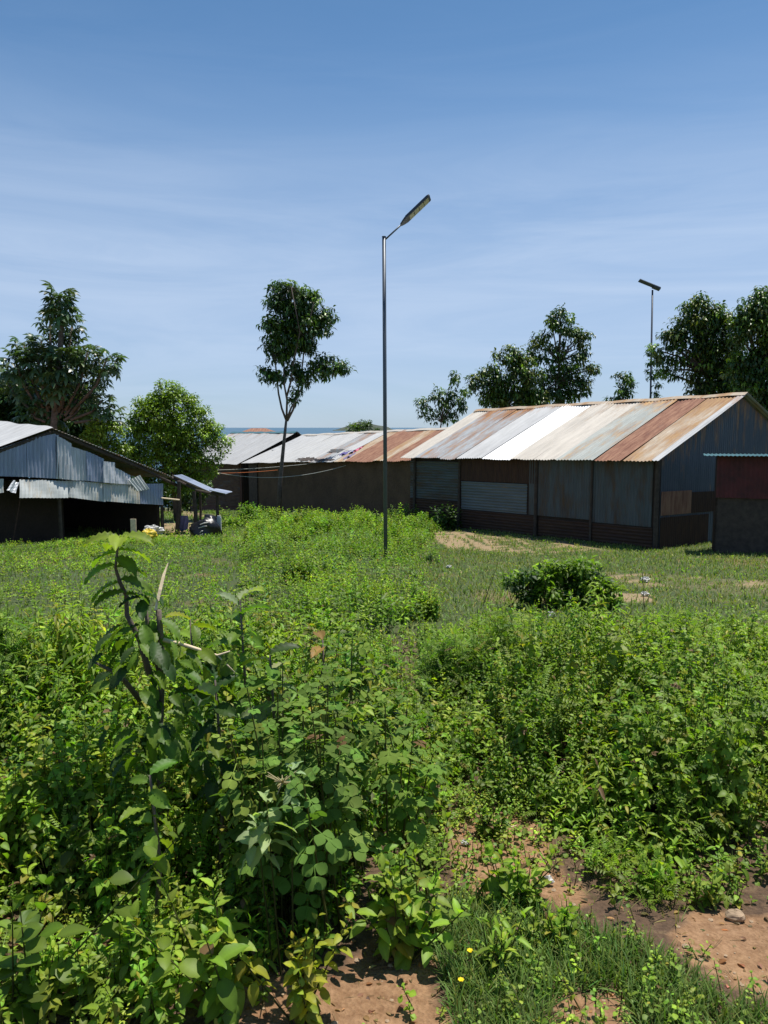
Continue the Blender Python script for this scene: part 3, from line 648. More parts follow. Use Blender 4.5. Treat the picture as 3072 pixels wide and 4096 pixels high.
# lean-to porch at the right end of the shed
b0 = G(775, 2148); porch = empty('lean_to_porch', b0, 'rickety lean-to porch of loose roof sheets on crooked dark posts right of the open shed', 'lean-to')
YP = 25.4
for x0, x1, y0, y1, s_ in ((692, 758, 1903, 1932, 0), (742, 838, 1926, 1968, 1), (836, 902, 1962, 1975, 2)):
    A_, B_ = P(x0, y0, YP), P(x1, y1, YP + .3)
    MB().sheet(A_ + Vector((.05, .9, -.02)), A_, B_, B_ + Vector((.05, .9, -.02)), pitch=.11, amp=.016, rows=3, wob=.01, seed=s_).build('roof_sheet', M['gable_iron'], porch)
for x0, xb, y0, yy, r_ in ((716, 706, 1925, YP, .075), (776, 782, 1965, YP + .1, .075), (868, 866, 1975, YP + .6, .06), (716, 720, 1920, YP + 1.8, .05), (800, 800, 1955, YP + 1.9, .05)):
    t_ = P(x0, y0, yy); b_ = P(xb, 2140, yy); b_.z = g(b_.x, b_.y) - .1
    MB().tube([b_, b_.lerp(t_, .5) + Vector((.03, 0, 0)), t_], [r_, r_ * .9, r_ * .8], 8).build('post', M['log'], porch)
MB().tube([P(646, 1992, YP - .3), P(718, 2000, YP - .1)], .028, 7).build('rail', M['pale_wood'], porch)
MB().tube([P(688, 1912, YP + .1), P(790, 1962, YP + .15), P(898, 1984, YP + .4)], .045, 7).build('rafter', M['log'], porch)
MB().tube([P(688, 1902, YP + 1.6), P(790, 1950, YP + 1.7), P(898, 1976, YP + 1.8)], .04, 7).build('rafter', M['log'], porch)
def cloth(name, mat, A_, wv_, hv, label, cat, seed=0, amp=.03, n=14, m_=10, group=None, dn=Vector((0, -1, 0))):
    rr = random.Random(seed); ph = rr.uniform(0, 6); vs = []; fs = []
    for sk_ in (0, 1):
        for j in range(m_ + 1):
            for i in range(n + 1):
                u, v = i / n, j / m_
                vs.append(A_ + wv_ * (u + .05 * math.sin(v * 7 + ph)) + hv * (v + .06 * math.sin(u * 9 + ph) * v) + dn * (amp * math.sin(u * 11 + v * 3 + ph) * (.4 + v) + .004 * sk_))
    K = (n + 1) * (m_ + 1)
    for j in range(m_):
        for i in range(n): q = j * (n + 1) + i; fs += [(q, q + 1, q + n + 2, q + n + 1), (K + q, K + q + n + 1, K + q + n + 2, K + q + 1)]
    return tag(MB().add(vs, fs).build(name, mat, None, True, origin=tuple(A_)), label, cat, group)
a_ = P(718, 2062, YP + .2); cloth('hanging_cloth', M['lilac'], a_, P(752, 2062, YP + .2) - a_, P(720, 2124, YP + .2) - a_, 'greyish purple cloth hanging under the lean-to porch between two posts', 'cloth', 2)
# black plastic covered heap
b0 = P(820, 2150, 24.4); b0.z = g(b0.x, b0.y); vs = []; fs = []; nA, nB = 22, 9
for j in range(nB + 1):
    ph = j / nB * math.pi / 2
    for i in range(nA):
        th = i / nA * 2 * math.pi; r_ = 1 + .13 * math.sin(th * 3 + j) + .07 * math.sin(th * 7 + j * 2.1)
        vs.append(b0 + Vector((math.cos(th) * .50 * r_ * math.cos(ph) ** .6, math.sin(th) * .4 * r_ * math.cos(ph) ** .6, (.66 + .10 * math.cos(th)) * math.sin(ph) ** .8 * (1 + .06 * math.sin(i * 1.9)) - .05)))
for j in range(nB):
    for i in range(nA): q = (i + 1) % nA; fs.append((j * nA + i, j * nA + q, (j + 1) * nA + q, (j + 1) * nA + i))
hp = empty('covered_heap', b0, 'heap under black plastic sheet at the foot of the lean-to posts', 'heap')
MB().add(vs, fs).build('black_sheet', M['tarp'], hp, True)
for y_, x0, x1 in ((2092, 800, 835), (2106, 795, 828), (2125, 800, 812), (2138, 800, 812)):
    MB().tube([P(x0, y_ + 6, 23.95), P((x0 + x1) / 2, y_, 23.92), P(x1, y_ - 2, 23.95)], [.012, .02, .012], 5).build('white_fold', M['white'], hp)
a_ = P(878, 2150, 24.6); a_.z = g(a_.x, a_.y); tag(MB().box(a_ + Vector((0, 0, .28)), (.13, .10, .66)).box(a_ + Vector((0, 0, .63)), (.10, .08, .06)).build('short_post', M['gable_pale'], None, origin=tuple(a_)), 'short pale grey post at the right end of the black heap', 'post')
# chicken wire panel between two posts
mb = MB()
for i in range(12): mb.tube([P(780 + i * 7.5, 2058, YP + .5), P(780 + i * 7.5, 2100, YP + .5)], .004, 3)
for j in range(5): mb.tube([P(780, 2058 + j * 9, YP + .5), P(865, 2062 + j * 9, YP + .6)], .004, 3)
mb.build('wire_netting', M['wall_grey'], porch)
# bags near the shed mouth
def sack(name, mat, c, sx_, sy_, sz_, label, cat, seed=0, k=1.):
    rr = random.Random(seed); p1, p2, p3 = [rr.uniform(0, 6) for _ in range(3)]; nA, nB = 20, 12; vs = []; fs = []
    for j in range(nB + 1):
        ph = j / nB * math.pi - math.pi / 2
        for i in range(nA):
            th = i / nA * 2 * math.pi; r_ = 1 + .12 * k * math.sin(th * 3 + p1 + ph * 2) + .08 * k * math.sin(th * 6 + p2 - ph * 4) + .06 * k * math.sin(ph * 9 + p3 + th)
            vs.append(Vector(c) + Vector((math.cos(th) * math.cos(ph) * sx_ * r_, math.sin(th) * math.cos(ph) * sy_ * r_, max(-.9, math.sin(ph)) * sz_ * r_)))
    for j in range(nB):
        for i in range(nA): q = (i + 1) % nA; fs.append((j * nA + i, j * nA + q, (j + 1) * nA + q, (j + 1) * nA + i))
    o = MB().add(vs, fs).build(name, mat, None, False, origin=tuple(c)); return tag(o, label, cat)
yb = 20.6
sack('yellow_bag', M['yellow'], P(595, 2137, yb), .20, .16, .14, 'yellow plastic bag lying outside the open shed', 'bag', 1)
sack('white_bag', M['white'], P(612, 2122, yb + .4), .26, .16, .13, 'crumpled white plastic bag beside the yellow bag', 'bag', 3, 1.6)
a_ = P(534, 2112, 20.9); tag(MB().box(a_, (.15, .03, .5)).build('board', M['pale_wood'], None, origin=tuple(a_)), 'short upright board in front of the dark shed mouth', 'board')

# ------------------------------------------------------------ lamp posts
base = G(1543, 2236); top = P(1536, 948, base.y)
lamp = empty('street_lamp', base, 'tall grey lamp post standing in the weeds with an upward tilted lamp head', 'street lamp')
MB().tube([base - Vector((0, 0, .4)), base.lerp(top, .5), top], [.043, .041, .039], 14).build('pole', M['pole'], lamp, True)
MB().tube([top, top + Vector((0, 0, .012))], [.045, .045], 14).build('pole_cap', M['pole'], lamp)
MB().box(base + Vector((0, 0, .01)), (.26, .26, .03)).build('base_plate', M['pole'], lamp)
a0 = P(1541, 958, base.y); a1 = P(1604, 900, base.y - .02); tipp = P(1720, 789, base.y - .05)
MB().tube([a0, a1], .017, 8).build('arm', M['pole'], lamp, True)
ax = (tipp - a1).normalized(); nn = Vector((.62, -.23, -.75)); nn = (nn - ax * nn.dot(ax)).normalized(); wd = ax.cross(nn)
Ln = (tipp - a1).length; mb = MB(); vs = []
prof = [(0, .045, .016), (.10, .09, .022), (.2, .125, .025), (.97, .125, .025), (1., .115, .018)]
for s_, hw_, th in prof:
    c_ = a1 + ax * Ln * s_; vs += [c_ + wd * hw_ - nn * th, c_ + wd * hw_ + nn * th * .6, c_ - wd * hw_ + nn * th * .6, c_ - wd * hw_ - nn * th]
fs = [(0, 1, 2, 3), (16, 19, 18, 17)] + [(4 * i + k, 4 * i + 4 + k, 4 * i + 4 + (k + 1) % 4, 4 * i + (k + 1) % 4) for i in range(4) for k in range(4)]
head = mb.add(vs, fs).build('lamp_head', M['housing'], lamp)
for i in range(4):
    c_ = a1 + ax * Ln * (.36 + .165 * i) + nn * .019
    bb = MB().box(c_, (Ln * .145, .20, .012), (ax, wd, nn)); o = bb.build('lens', M['led'], head, origin=None)
c_ = a1 + ax * Ln * .58 - nn * .030; MB().box(c_, (Ln * .74, .235, .008), (ax, wd, nn)).build('solar_panel', M['tarp'], head)
pb = P(2607, 1700, 40.); pb.z = g(pb.x, pb.y); pt = P(2610, 1160, 40.)
lamp2 = empty('street_lamp', pb, 'distant lamp post behind the right shed with flat panel on top and creeper below', 'street lamp')
MB().tube([pb - Vector((0, 0, .3)), pt], [.055, .045], 10).build('pole', M['housing'], lamp2, True)
ax = (P(2646, 1158, 40) - P(2552, 1120, 40)).normalized(); nn = Vector((.25, -.35, -.8)); nn = (nn - ax * nn.dot(ax)).normalized()
MB().box(P(2598, 1138, 40), (1.15, .22, .04), (ax, ax.cross(nn), nn)).build('panel', M['pole'], lamp2)
MB().box(P(2625, 1152, 40), (.4, .2, .08), (ax, ax.cross(nn), nn)).build('lamp_head', M['pole'], lamp2)

# clothes lines from the tree to the mud house, cloths left on its roof
def sag(a, b, s, n=16): return [a.lerp(b, i / n) - Vector((0, 0, s * 4 * (i / n) * (1 - i / n))) for i in range(n + 1)]
for a_, b_, s_, mt, lab in ((P(868, 1890, 33), P(1396, 1858, 31.8), .36, 'rope_w', 'long pale clothes line sagging lowest in front of the mud house'), (P(868, 1880, 33), P(1262, 1852, 34.), .05, 'rope_w', 'upper straight pale clothes line in front of the mud house'),
                            (P(868, 1893, 33), P(1110, 1880, 35.4), .03, 'rope_o', 'short orange clothes line between the two pale ones')):
    tag(MB().tube(sag(a_, b_, s_), .011, 5).build('clothes_line', M[mt], None, origin=tuple(a_)), lab, 'clothes line', 'clothes lines tied to the bushy tree')
a_ = P(1396, 1858, 31.8); tag(MB().box(a_ - Vector((0, .02, .09)), (.10, .05, .2)).build('rag', M['white'], None, origin=tuple(a_)), 'small white rag at the right end of the clothes line', 'rag')
def onroof(px, py, up=.04):
    n_ = (ER2 - EL2).cross(RL2 - EL2).normalized(); p = hit(px, py, EL2, n_); return p + n_ * (up if n_.z > 0 else -up)
for mt, x0, y0, x1, y1, lab, sd_ in (('purple', 1372, 1815, 1428, 1800, 'crumpled purple cloth drying on the roof of the mud house', 3), ('pink', 1428, 1802, 1462, 1785, 'pink cloth drying on the mud house roof right of the purple one', 4), ('lilac', 1392, 1828, 1430, 1812, 'grey lilac cloth lying below the purple one on the roof', 6)):
    A_ = onroof(x0, y0); B_ = onroof(x1, y1); D_ = onroof(x0 - 18, y0 + 16)
    cloth('cloth', M[mt], A_, B_ - A_, D_ - A_, lab, 'cloth', sd_, .05, dn=Vector((-.3, -.2, .93)), group='clothes drying on the roof')
# tree crown's shadow painted on that roof: thin dark patches lying on the sheets
def crown_shadow(cx, cy, rx, ry, seed, mt):
    rr = random.Random(seed); c_ = onroof(cx, cy, .035); e1 = (onroof(cx + 20, cy - 0, .035) - c_) / 20; e2 = (onroof(cx + 17, cy - 10, .035) - c_) / 10; vs = [c_]
    for i in range(40):
        th = i / 40 * 6.283; r_ = 1 + .35 * rr.uniform(-1, 1); vs.append(c_ + e1 * rx * r_ * math.cos(th) + e2 * ry * r_ * math.sin(th))
    fs = [(0, i, i % 40 + 1) for i in range(1, 41)]; v2 = [v + Vector((0, 0, .006)) for v in vs]; mb = MB(); mb.add(v2, fs); o = mb.build('stain', M[mt], house2); return o
crown_shadow(1225, 1840, 34, 8, 1, 'log'); crown_shadow(1350, 1806, 36, 7, 2, 'wall_grey'); crown_shadow(1300, 1842, 40, 4, 3, 'log')

# ------------------------------------------------------------ trees
def blobcrown(lv, blobs, Y, tp, size, dens, cols, squash=1., depth=.9, clump=.33, per=26, wig=.55):
    """leaf clumps through the volume of each blob; returns clump centres"""
    cen = []
    for (px, py, r) in blobs:
        c = np.array(P(px, py, Y)); rm = r / F * Y; k = max(4, int(dens * (rm / .45) ** 2 * 17))
        d = rng.normal(size=(k, 3)); d /= np.linalg.norm(d, axis=1, keepdims=True); rad = rm * rng.uniform(.35, 1, (k, 1)) ** .6
        q = c + d * rad * np.array([1, depth, squash]); q[:, 1] += rng.normal(0, rm * .3, k); cen.append(q)
    cen = np.concatenate(cen); k = len(cen)
    cl = np.repeat(cen, per, 0); ckey = np.repeat(rng.integers(0, len(cols), k), per); n = len(cl)
    d = rng.normal(size=(n, 3)); d /= np.linalg.norm(d, axis=1, keepdims=True); s_ = clump * rng.uniform(.3, 1, (n, 1))
    pos = cl + d * s_ * np.array([1, 1, .7]); yaw = np.arctan2(-d[:, 0], d[:, 1]) + rng.normal(0, wig, n); pit = rng.normal(-.35, .5, n) + d[:, 2] * .5
    base = np.array([GREENS[c] if isinstance(c, str) else c for c in cols])[ckey]
    col = np.clip(base * np.exp(rng.normal(0, .22, (n, 1))), .004, .7) * np.repeat(np.exp(rng.normal(0, .2, (k, 1))), per, 0)
    lv.put(tp, pos, yaw, pit, size * rng.uniform(.7, 1.25, n), col, wid=rng.uniform(.8, 1.2, n)); return cen
def tree(name, label, basepx, Y, trunk, blobs, tp=DIA, size=.13, dens=1., cols=('mid', 'dark'), twigs=True, tr=.10, limbs=(), per=26, clump=.33, cat='tree', group=None, wood='bark', depth=.9):
    b0 = P(basepx, 1900, Y); b0.z = g(b0.x, b0.y); root = empty(name, b0, label, cat, group)
    pts = [b0 - Vector((0, 0, .2))] + [P(x, y, Y) for x, y in trunk]; n = len(pts)
    MB().tube(pts, [tr * (1 - .55 * i / (n - 1)) for i in range(n)], 9).build('trunk', M[wood], root, True)
    lv = Leaves(); cen = blobcrown(lv, blobs, Y, tp, size, dens, cols, per=per, clump=clump, depth=depth)
    mb = MB(); ends = []
    for L in limbs:
        q = [P(x, y, Y + .25 * math.sin(x * .7) * i) for i, (x, y) in enumerate(L)]; mb.tube(q, [tr * .42 * (1 - .6 * i / (len(q) - 1)) for i in range(len(q))], 6); ends += q[1:]
    if not limbs:
        f = pts[-1]; f2 = pts[-2].lerp(pts[-1], .5)
        for (px, py, r) in blobs:
            c = P(px, py, Y); a = f if c.z > f.z else f2; mid = a.lerp(c, .5) + Vector((random.uniform(-.15, .15), random.uniform(-.2, .2), .12)); mb.tube([a, mid, c], [tr * .4, tr * .25, tr * .1], 5); ends += [mid, c]
    if mb.n: mb.build('limb', M[wood], root, True)
    if twigs and ends:
        E = np.array([tuple(e_) for e_ in ends]); dd = np.linalg.norm(cen[:, None] - E[None], axis=2); j = dd.argmin(1)
        lv.rods(E[j], cen, .012, .005, (.10, .085, .06))
    lv.build('crown', M['tree_leaf'], root); return root
T2 = [(1165, 1143, 24), (1108, 1162, 26), (1219, 1175, 34), (1250, 1197, 26), (1114, 1213, 40), (1171, 1213, 44), (1250, 1245, 36), (1314, 1257, 24), (1290, 1262, 20), (1077, 1295, 30), (1140, 1295, 56), (1219, 1301, 54), (1282, 1308, 32), (1200, 1250, 34),
      (1083, 1365, 32), (1146, 1371, 46), (1228, 1365, 36), (1180, 1390, 20), (1102, 1415, 26), (1140, 1415, 20), (1235, 1400, 20), (1057, 1479, 22), (1070, 1507, 20), (1100, 1500, 18), (1128, 1515, 26), (1184, 1470, 24), (1209, 1490, 22), (1200, 1505, 16), (1254, 1476, 24),
      (1304, 1448, 28), (1352, 1455, 26), (1384, 1467, 14), (1308, 1490, 20), (1270, 1500, 14), (1345, 1485, 14), (1216, 1530, 20), (1190, 1558, 15), (1175, 1599, 8), (1165, 1488, 12)]
BR_ = leaf_t(.2, .2, .55, .06)
tree('slender_tree', 'slender tall tree with forked pale stems and dark upper crown rising over the mud house', 1112, 33.5, [(1120, 1930), (1135, 1776), (1145, 1681)], [(a_, b_, r_ * 1.13) for a_, b_, r_ in T2], BR_, .21, 1.25, ('dark', 'dark', 'mid', (.05, .10, .03)), tr=.115,
     limbs=[[(1145, 1681), (1127, 1634), (1114, 1574), (1105, 1485), (1100, 1437), (1090, 1380), (1080, 1300)], [(1146, 1681), (1148, 1600), (1137, 1539), (1135, 1444), (1140, 1330), (1150, 1200)], [(1147, 1585), (1165, 1520), (1175, 1440), (1200, 1330), (1165, 1150)],
            [(1149, 1684), (1172, 1640), (1187, 1586), (1206, 1491), (1216, 1406), (1235, 1300), (1255, 1210)], [(1147, 1678), (1165, 1630), (1184, 1600), (1215, 1530), (1260, 1475), (1340, 1455)], [(1105, 1490), (1070, 1500), (1056, 1478)], [(1216, 1406), (1270, 1320), (1312, 1260)]], per=16, clump=.26)
# dangling dry pods under the outer twigs are part of its crown
lv = Leaves()
tree('citrus_tree', 'bushy bright green tree with small glossy leaves right of the open shed', 700, 31., [(690, 1900), (700, 1800)],
     [(650, 1590, 45), (700, 1580, 35), (600, 1620, 40), (745, 1610, 40), (790, 1660, 38), (560, 1665, 38), (640, 1660, 70), (720, 1690, 65), (540, 1730, 40), (600, 1740, 60), (680, 1770, 65), (760, 1750, 60), (820, 1720, 38), (845, 1770, 36), (860, 1735, 22), (560, 1810, 45), (630, 1840, 60), (720, 1850, 60), (800, 1840, 45), (500, 1790, 30), (830, 1880, 26), (770, 1880, 40), (690, 1900, 40), (520, 1840, 30), (870, 1840, 14), (905, 1762, 13), (885, 1800, 18), (555, 1605, 16), (690, 1545, 18), (640, 1532, 14), (835, 1690, 20), (870, 1710, 12), (525, 1690, 16), (640, 1930, 45), (730, 1935, 40), (560, 1880, 40), (590, 1920, 36), (800, 1925, 26)],
     DIA, .13, 1.7, ('mid', 'light', 'light', 'lime'), per=30, clump=.27)
tree('dark_shrub', 'dark shrub seen between the shed corner and the porch posts', 720, 37., [(720, 2010)],
     [(640, 1985, 30), (670, 1960, 34), (660, 2015, 26), (710, 1975, 36), (750, 1960, 36), (700, 2020, 26), (790, 1965, 34), (745, 2010, 28), (790, 2010, 24), (600, 1960, 36), (560, 1940, 40), (820, 1950, 26)], DIA, .14, 1.5, ('dark', 'mid', 'dark'), per=26, clump=.28, tr=.06, cat='shrub')
tree('small_leafy_tree', 'small yellow green tree between papaya and the bushy green tree', 420, 30., [(420, 1850), (415, 1790)],
     [(400, 1690, 34), (440, 1680, 26), (370, 1730, 34), (430, 1735, 40), (340, 1750, 22), (470, 1730, 28), (400, 1780, 40), (460, 1790, 36), (500, 1800, 26)], DIA, .13, 1.6, ('lime', 'mid', 'light'), per=26, clump=.25)
tree('mango_tree', 'dense dark tree behind the papaya at the left edge', 150, 36., [(150, 1760), (150, 1660)],
     [(20, 1560, 55), (90, 1600, 75), (180, 1580, 80), (260, 1610, 75), (330, 1650, 60), (-40, 1640, 80), (40, 1680, 80), (140, 1690, 85), (240, 1700, 80), (330, 1720, 60), (-60, 1560, 60), (370, 1740, 36), (120, 1540, 60), (300, 1580, 50), (200, 1500, 50)], DIA, .22, 1.3, ('dark', 'dark', (.05, .07, .02)), per=34, clump=.42, tr=.25)
# papaya: bare stems each ending in a head of long-stalked palmate leaves
pr = P(190, 1900, 30.); pr.z = g(pr.x, pr.y); root = empty('papaya_tree', pr, 'tall many branched papaya tree with star shaped leaves above the left shed', 'tree'); mb = MB(); lv = Leaves()
heads = [(238, 1185, .95, 22), (246, 1225, 1.1, 16), (200, 1275, .8, 12), (290, 1280, .8, 12), (95, 1375, .85, 18), (165, 1365, .9, 18), (235, 1380, .95, 16), (300, 1375, .95, 18), (350, 1410, .85, 14), (430, 1430, .9, 20), (60, 1440, 1.1, 18), (150, 1430, 1.1, 18), (270, 1440, 1.2, 20), (400, 1490, .8, 14), (20, 1500, .9, 14), (340, 1520, 1.0, 16), (410, 1600, .8, 16), (455, 1650, .75, 12), (100, 1520, 1.0, 16), (220, 1520, 1.0, 16), (160, 1580, 1.0, 14), (280, 1560, 1.0, 14), (230, 1640, 1.0, 14), (330, 1610, .9, 12), (120, 1640, .9, 12)]
mb.tube([pr - Vector((0, 0, .2)), P(215, 1700, 30), P(235, 1500, 30), P(246, 1300, 30), P(238, 1190, 30)], [.16, .14, .12, .09, .06], 9)
for (hx, hy, s_, n_) in heads:
    n_ = int(n_ * 1.5); s_ *= .86
    c_ = P(hx, hy, 30 + random.uniform(-.8, .8)); fk = P(215 + (hx - 215) * .35, 1640 + (hy - 1400) * .2, 30)
    if hx not in (238, 246): mb.tube([fk, fk.lerp(c_, .55) + Vector(((c_.x - fk.x) * .12, 0, -.1)), c_], [.06, .05, .035], 7)
    k = n_; j = np.arange(k); yaw = j * 2.4 + rng.uniform(0, 6); pit = .62 - 1.5 * j / k + rng.normal(0, .12, k)
    lv.put(PALM, np.array(c_)[None] - np.array([0, 0, 1])[None] * (j / k * .35)[:, None], yaw, pit, s_ * rng.uniform(.8, 1.1, k), tint(k, (.07, .115, .045), .25), roll=rng.normal(0, .3, k))
mb.build('trunk', M['bark'], root, True); lv.build('crown', M['tree_leaf'], root)
tree('round_tree', 'small round tree behind the mud house roof in front of the island', 1435, 46., [(1435, 1780)], [(1412, 1712, 18), (1440, 1700, 18), (1465, 1704, 15), (1418, 1735, 22), (1455, 1738, 22), (1400, 1722, 10), (1470, 1690, 6)], DIA, .17, 1.3, ('dark', 'dark', 'mid'), per=18, clump=.22, tr=.06)
tree('low_bush_tree', 'tiny bush showing over the roof just left of the lamp post', 1502, 46., [(1502, 1760)], [(1500, 1718, 13), (1512, 1725, 9), (1492, 1728, 9)], DIA, .14, 1.2, ('mid', 'dark'), per=14, clump=.15, tr=.04)
tree('pawpaw_like_tree', 'small ragged tree left of the roof end, airy with a leaning top shoot', 1760, 40., [(1755, 1760), (1765, 1690)],
     [(1820, 1500, 16), (1808, 1530, 20), (1800, 1565, 22), (1815, 1595, 26), (1760, 1570, 22), (1735, 1600, 22), (1775, 1610, 26), (1850, 1600, 18), (1845, 1640, 22), (1700, 1620, 18), (1685, 1605, 12), (1690, 1650, 14), (1725, 1680, 18), (1790, 1660, 26), (1760, 1645, 20), (1825, 1670, 18), (1860, 1570, 10)], BR_, .2, .8, ('dark', 'mid', 'dark'), per=16, clump=.26, tr=.07)
tree('shrubby_tree', 'lower broad dark tree joined to the left side of the tall pointed one', 2010, 42., [(2010, 1760), (2020, 1640)],
     [(1905, 1520, 24), (1895, 1550, 20), (1940, 1500, 26), (1980, 1470, 24), (2035, 1440, 26), (2040, 1400, 12), (1990, 1420, 12), (1960, 1540, 36), (2020, 1520, 44), (2080, 1500, 40), (2000, 1580, 44), (2070, 1580, 44), (1950, 1590, 30), (2120, 1560, 40), (2060, 1450, 30), (2100, 1610, 40), (1990, 1610, 36), (2100, 1450, 30), (2080, 1410, 22), (2130, 1500, 36), (2150, 1600, 40)], BR_, .22, .9, ('dark', 'mid', 'olive'), per=20, clump=.34, tr=.12)
tree('pointed_tree', 'tall dark pointed tree with sky gaps rising behind the striped roof', 2240, 43., [(2245, 1760), (2240, 1600), (2235, 1450)],
     [(2238, 1240, 22), (2230, 1270, 26), (2265, 1280, 22), (2210, 1305, 28), (2270, 1320, 32), (2165, 1350, 26), (2310, 1345, 26), (2340, 1350, 20), (2140, 1385, 26), (2180, 1390, 18), (2330, 1385, 28), (2340, 1410, 20), (2160, 1430, 24), (2120, 1430, 22), (2300, 1440, 26), (2235, 1420, 20), (2225, 1395, 22), (2250, 1375, 20), (2245, 1445, 18), (2210, 1450, 20), (2260, 1470, 20), (2300, 1480, 30), (2360, 1465, 18), (2375, 1480, 10), (2200, 1500, 30), (2250, 1520, 30), (2310, 1530, 34), (2345, 1530, 18), (2170, 1550, 32), (2230, 1570, 40), (2290, 1580, 36), (2340, 1560, 18), (2160, 1600, 30)],
     BR_, .23, .75, ('dark', 'dark', 'mid', 'olive'), per=20, clump=.33, tr=.16)
tree('lone_tree', 'small dark tree alone on the roof line left of the distant lamp post', 2490, 44., [(2490, 1760), (2490, 1600)], [(2478, 1505, 16), (2510, 1500, 14), (2500, 1530, 22), (2525, 1535, 14), (2490, 1560, 24), (2515, 1570, 16), (2480, 1590, 20), (2440, 1597, 12)], BR_, .2, 1.1, ('dark', 'dark', 'mid'), per=16, clump=.25, tr=.07)
tree('big_tree', 'large dark spreading tree right of the distant lamp post with gaps of sky', 2830, 34., [(2845, 1760), (2835, 1620), (2830, 1500)],
     [(2800, 1200, 20), (2805, 1230, 26), (2760, 1230, 22), (2760, 1270, 30), (2720, 1290, 26), (2810, 1280, 40), (2870, 1250, 36), (2690, 1340, 22), (2660, 1345, 16), (2740, 1340, 36), (2830, 1340, 50), (2900, 1300, 45), (2690, 1390, 20), (2780, 1400, 40), (2860, 1410, 50), (2720, 1440, 28), (2660, 1480, 22), (2690, 1500, 18), (2640, 1430, 14), (2820, 1470, 40), (2890, 1490, 50), (2760, 1500, 18), (2800, 1540, 36), (2920, 1390, 50), (2925, 1470, 50), (2930, 1550, 50), (2920, 1620, 50), (2850, 1620, 40), (2880, 1560, 50), (2770, 1570, 20), (2630, 1400, 12)],
     BR_, .2, 1.25, ('dark', 'dark', 'olive', 'mid'), per=24, clump=.34, tr=.2)
tree('leaning_tree', 'big tree cut by the right edge, its crown the highest on the right', 3050, 31., [(3060, 1760), (3050, 1600), (3040, 1500)],
     [(3060, 1190, 40), (3010, 1230, 45), (3060, 1260, 50), (2970, 1270, 32), (3000, 1310, 44), (3070, 1330, 50), (2960, 1340, 30), (3040, 1390, 30), (3080, 1430, 46), (2960, 1440, 36), (3010, 1470, 40), (3070, 1500, 50), (2960, 1510, 44), (3020, 1560, 50), (3080, 1590, 50), (3000, 1620, 46), (3060, 1660, 50), (3110, 1250, 60), (3120, 1400, 60), (3120, 1560, 60), (3030, 1700, 40)],
     BR_, .2, 1.25, ('dark', 'dark', 'mid', 'olive'), per=24, clump=.36, tr=.22)
# creeper on the distant lamp post
lv = Leaves(); blobcrown(lv, [(2605, 1385, 10), (2600, 1410, 9), (2630, 1420, 12), (2600, 1450, 8), (2625, 1445, 10), (2598, 1480, 8), (2606, 1510, 8), (2628, 1500, 9), (2632, 1540, 8), (2620, 1575, 12), (2632, 1590, 9)], 40., BR_, .17, 1., ('dark', 'mid'), per=12, clump=.18)
c_ = P(2612, 1560, 40.); tag(lv.build('creeper', M['tree_leaf'], None, origin=tuple(c_)), 'ragged creeper climbing the distant lamp post', 'creeper')

# ------------------------------------------------------------ undergrowth
BUSHL = [(-600, 4300), (-600, 3000), (-600, 2560), (1500, 2560), (1700, 3050), (1760, 3280), (1770, 3480), (1500, 3720), (1290, 3830), (1000, 3920), (760, 4020), (620, 4300)]
BUSHR = [(1680, 2560), (3800, 2560), (3800, 3480), (3072, 3500), (2900, 3640), (2650, 3680), (2430, 3580), (2250, 3370), (2120, 3270), (1900, 3220), (1740, 3140)]
def zones(x, y):
    px, py = proj(x, y, gz(x, y)); j = vn(x, y, 7, 6) * 22
    return inpoly(px + j, py + j, BUSHL), inpoly(px + j, py + j, BUSHR), px, py
def canopy(x, y):
    """height of the tall growth above the ground, by place"""
    h = .30 + .34 * ss(2.25, 3.3, y) - .34 * ss(4.4, 6.8, y)
    h = h + .16 * np.exp(-((x + .15) ** 2 + (y - 3.0) ** 2) / .35) + .10 * np.exp(-((x + 2.3) ** 2 + (y - 4.4) ** 2) / 1.5) + .12 * np.exp(-((x - 2.1) ** 2 + (y - 5.0) ** 2) / 2.2)
    h = h - .30 * np.exp(-((x + .95) ** 2 + (y - 2.5) ** 2) / .10)
    m_, _i = mounds(x, y, .62, 1.7)
    return np.clip(h * (.36 + 1.02 * m_) * (1 + .14 * vn(x, y, 5.5, 7)), .07, 1.0)
def mounds(x, y, cell, seed):
    """irregular bushes on a jittered grid: height factor 0..1 and the id of the nearest one"""
    ix = np.floor(x / cell).astype(int); iy = np.floor(y / cell).astype(int); best = np.full(np.shape(x), -9.); idn = np.zeros(np.shape(x), int)
    def hs(a, b, k): v = np.sin(a * 127.1 + b * 311.7 + k * 74.7 + seed) * 43758.5453; return v - np.floor(v)
    for a in (-1, 0, 1):
        for b in (-1, 0, 1):
            cx = ix + a; cy = iy + b; px = (cx + .15 + .7 * hs(cx, cy, 1)) * cell; py = (cy + .15 + .7 * hs(cx, cy, 2)) * cell
            r_ = cell * (.40 + .36 * hs(cx, cy, 3)); am = .5 + .5 * hs(cx, cy, 4); d2 = ((x - px) ** 2 + (y - py) ** 2) / r_ ** 2
            v = am * (1.12 - d2 * .75); u = v > best; best = np.where(u, v, best); idn = np.where(u, (hs(cx, cy, 5) * 997).astype(int), idn)
    return np.clip(best, 0, 1), idn
def scatter(n, x0, x1, y0, y1, fan=True):
    y = np.sqrt(rng.uniform(y0 ** 2, y1 ** 2, n)) if fan else rng.uniform(y0, y1, n); x = rng.uniform(x0, x1, n) * (y if fan else 1); return x, y
EX = dict(base=None)
def pts3(x, y): return np.stack([x, y, gz(x, y) - .01], -1)
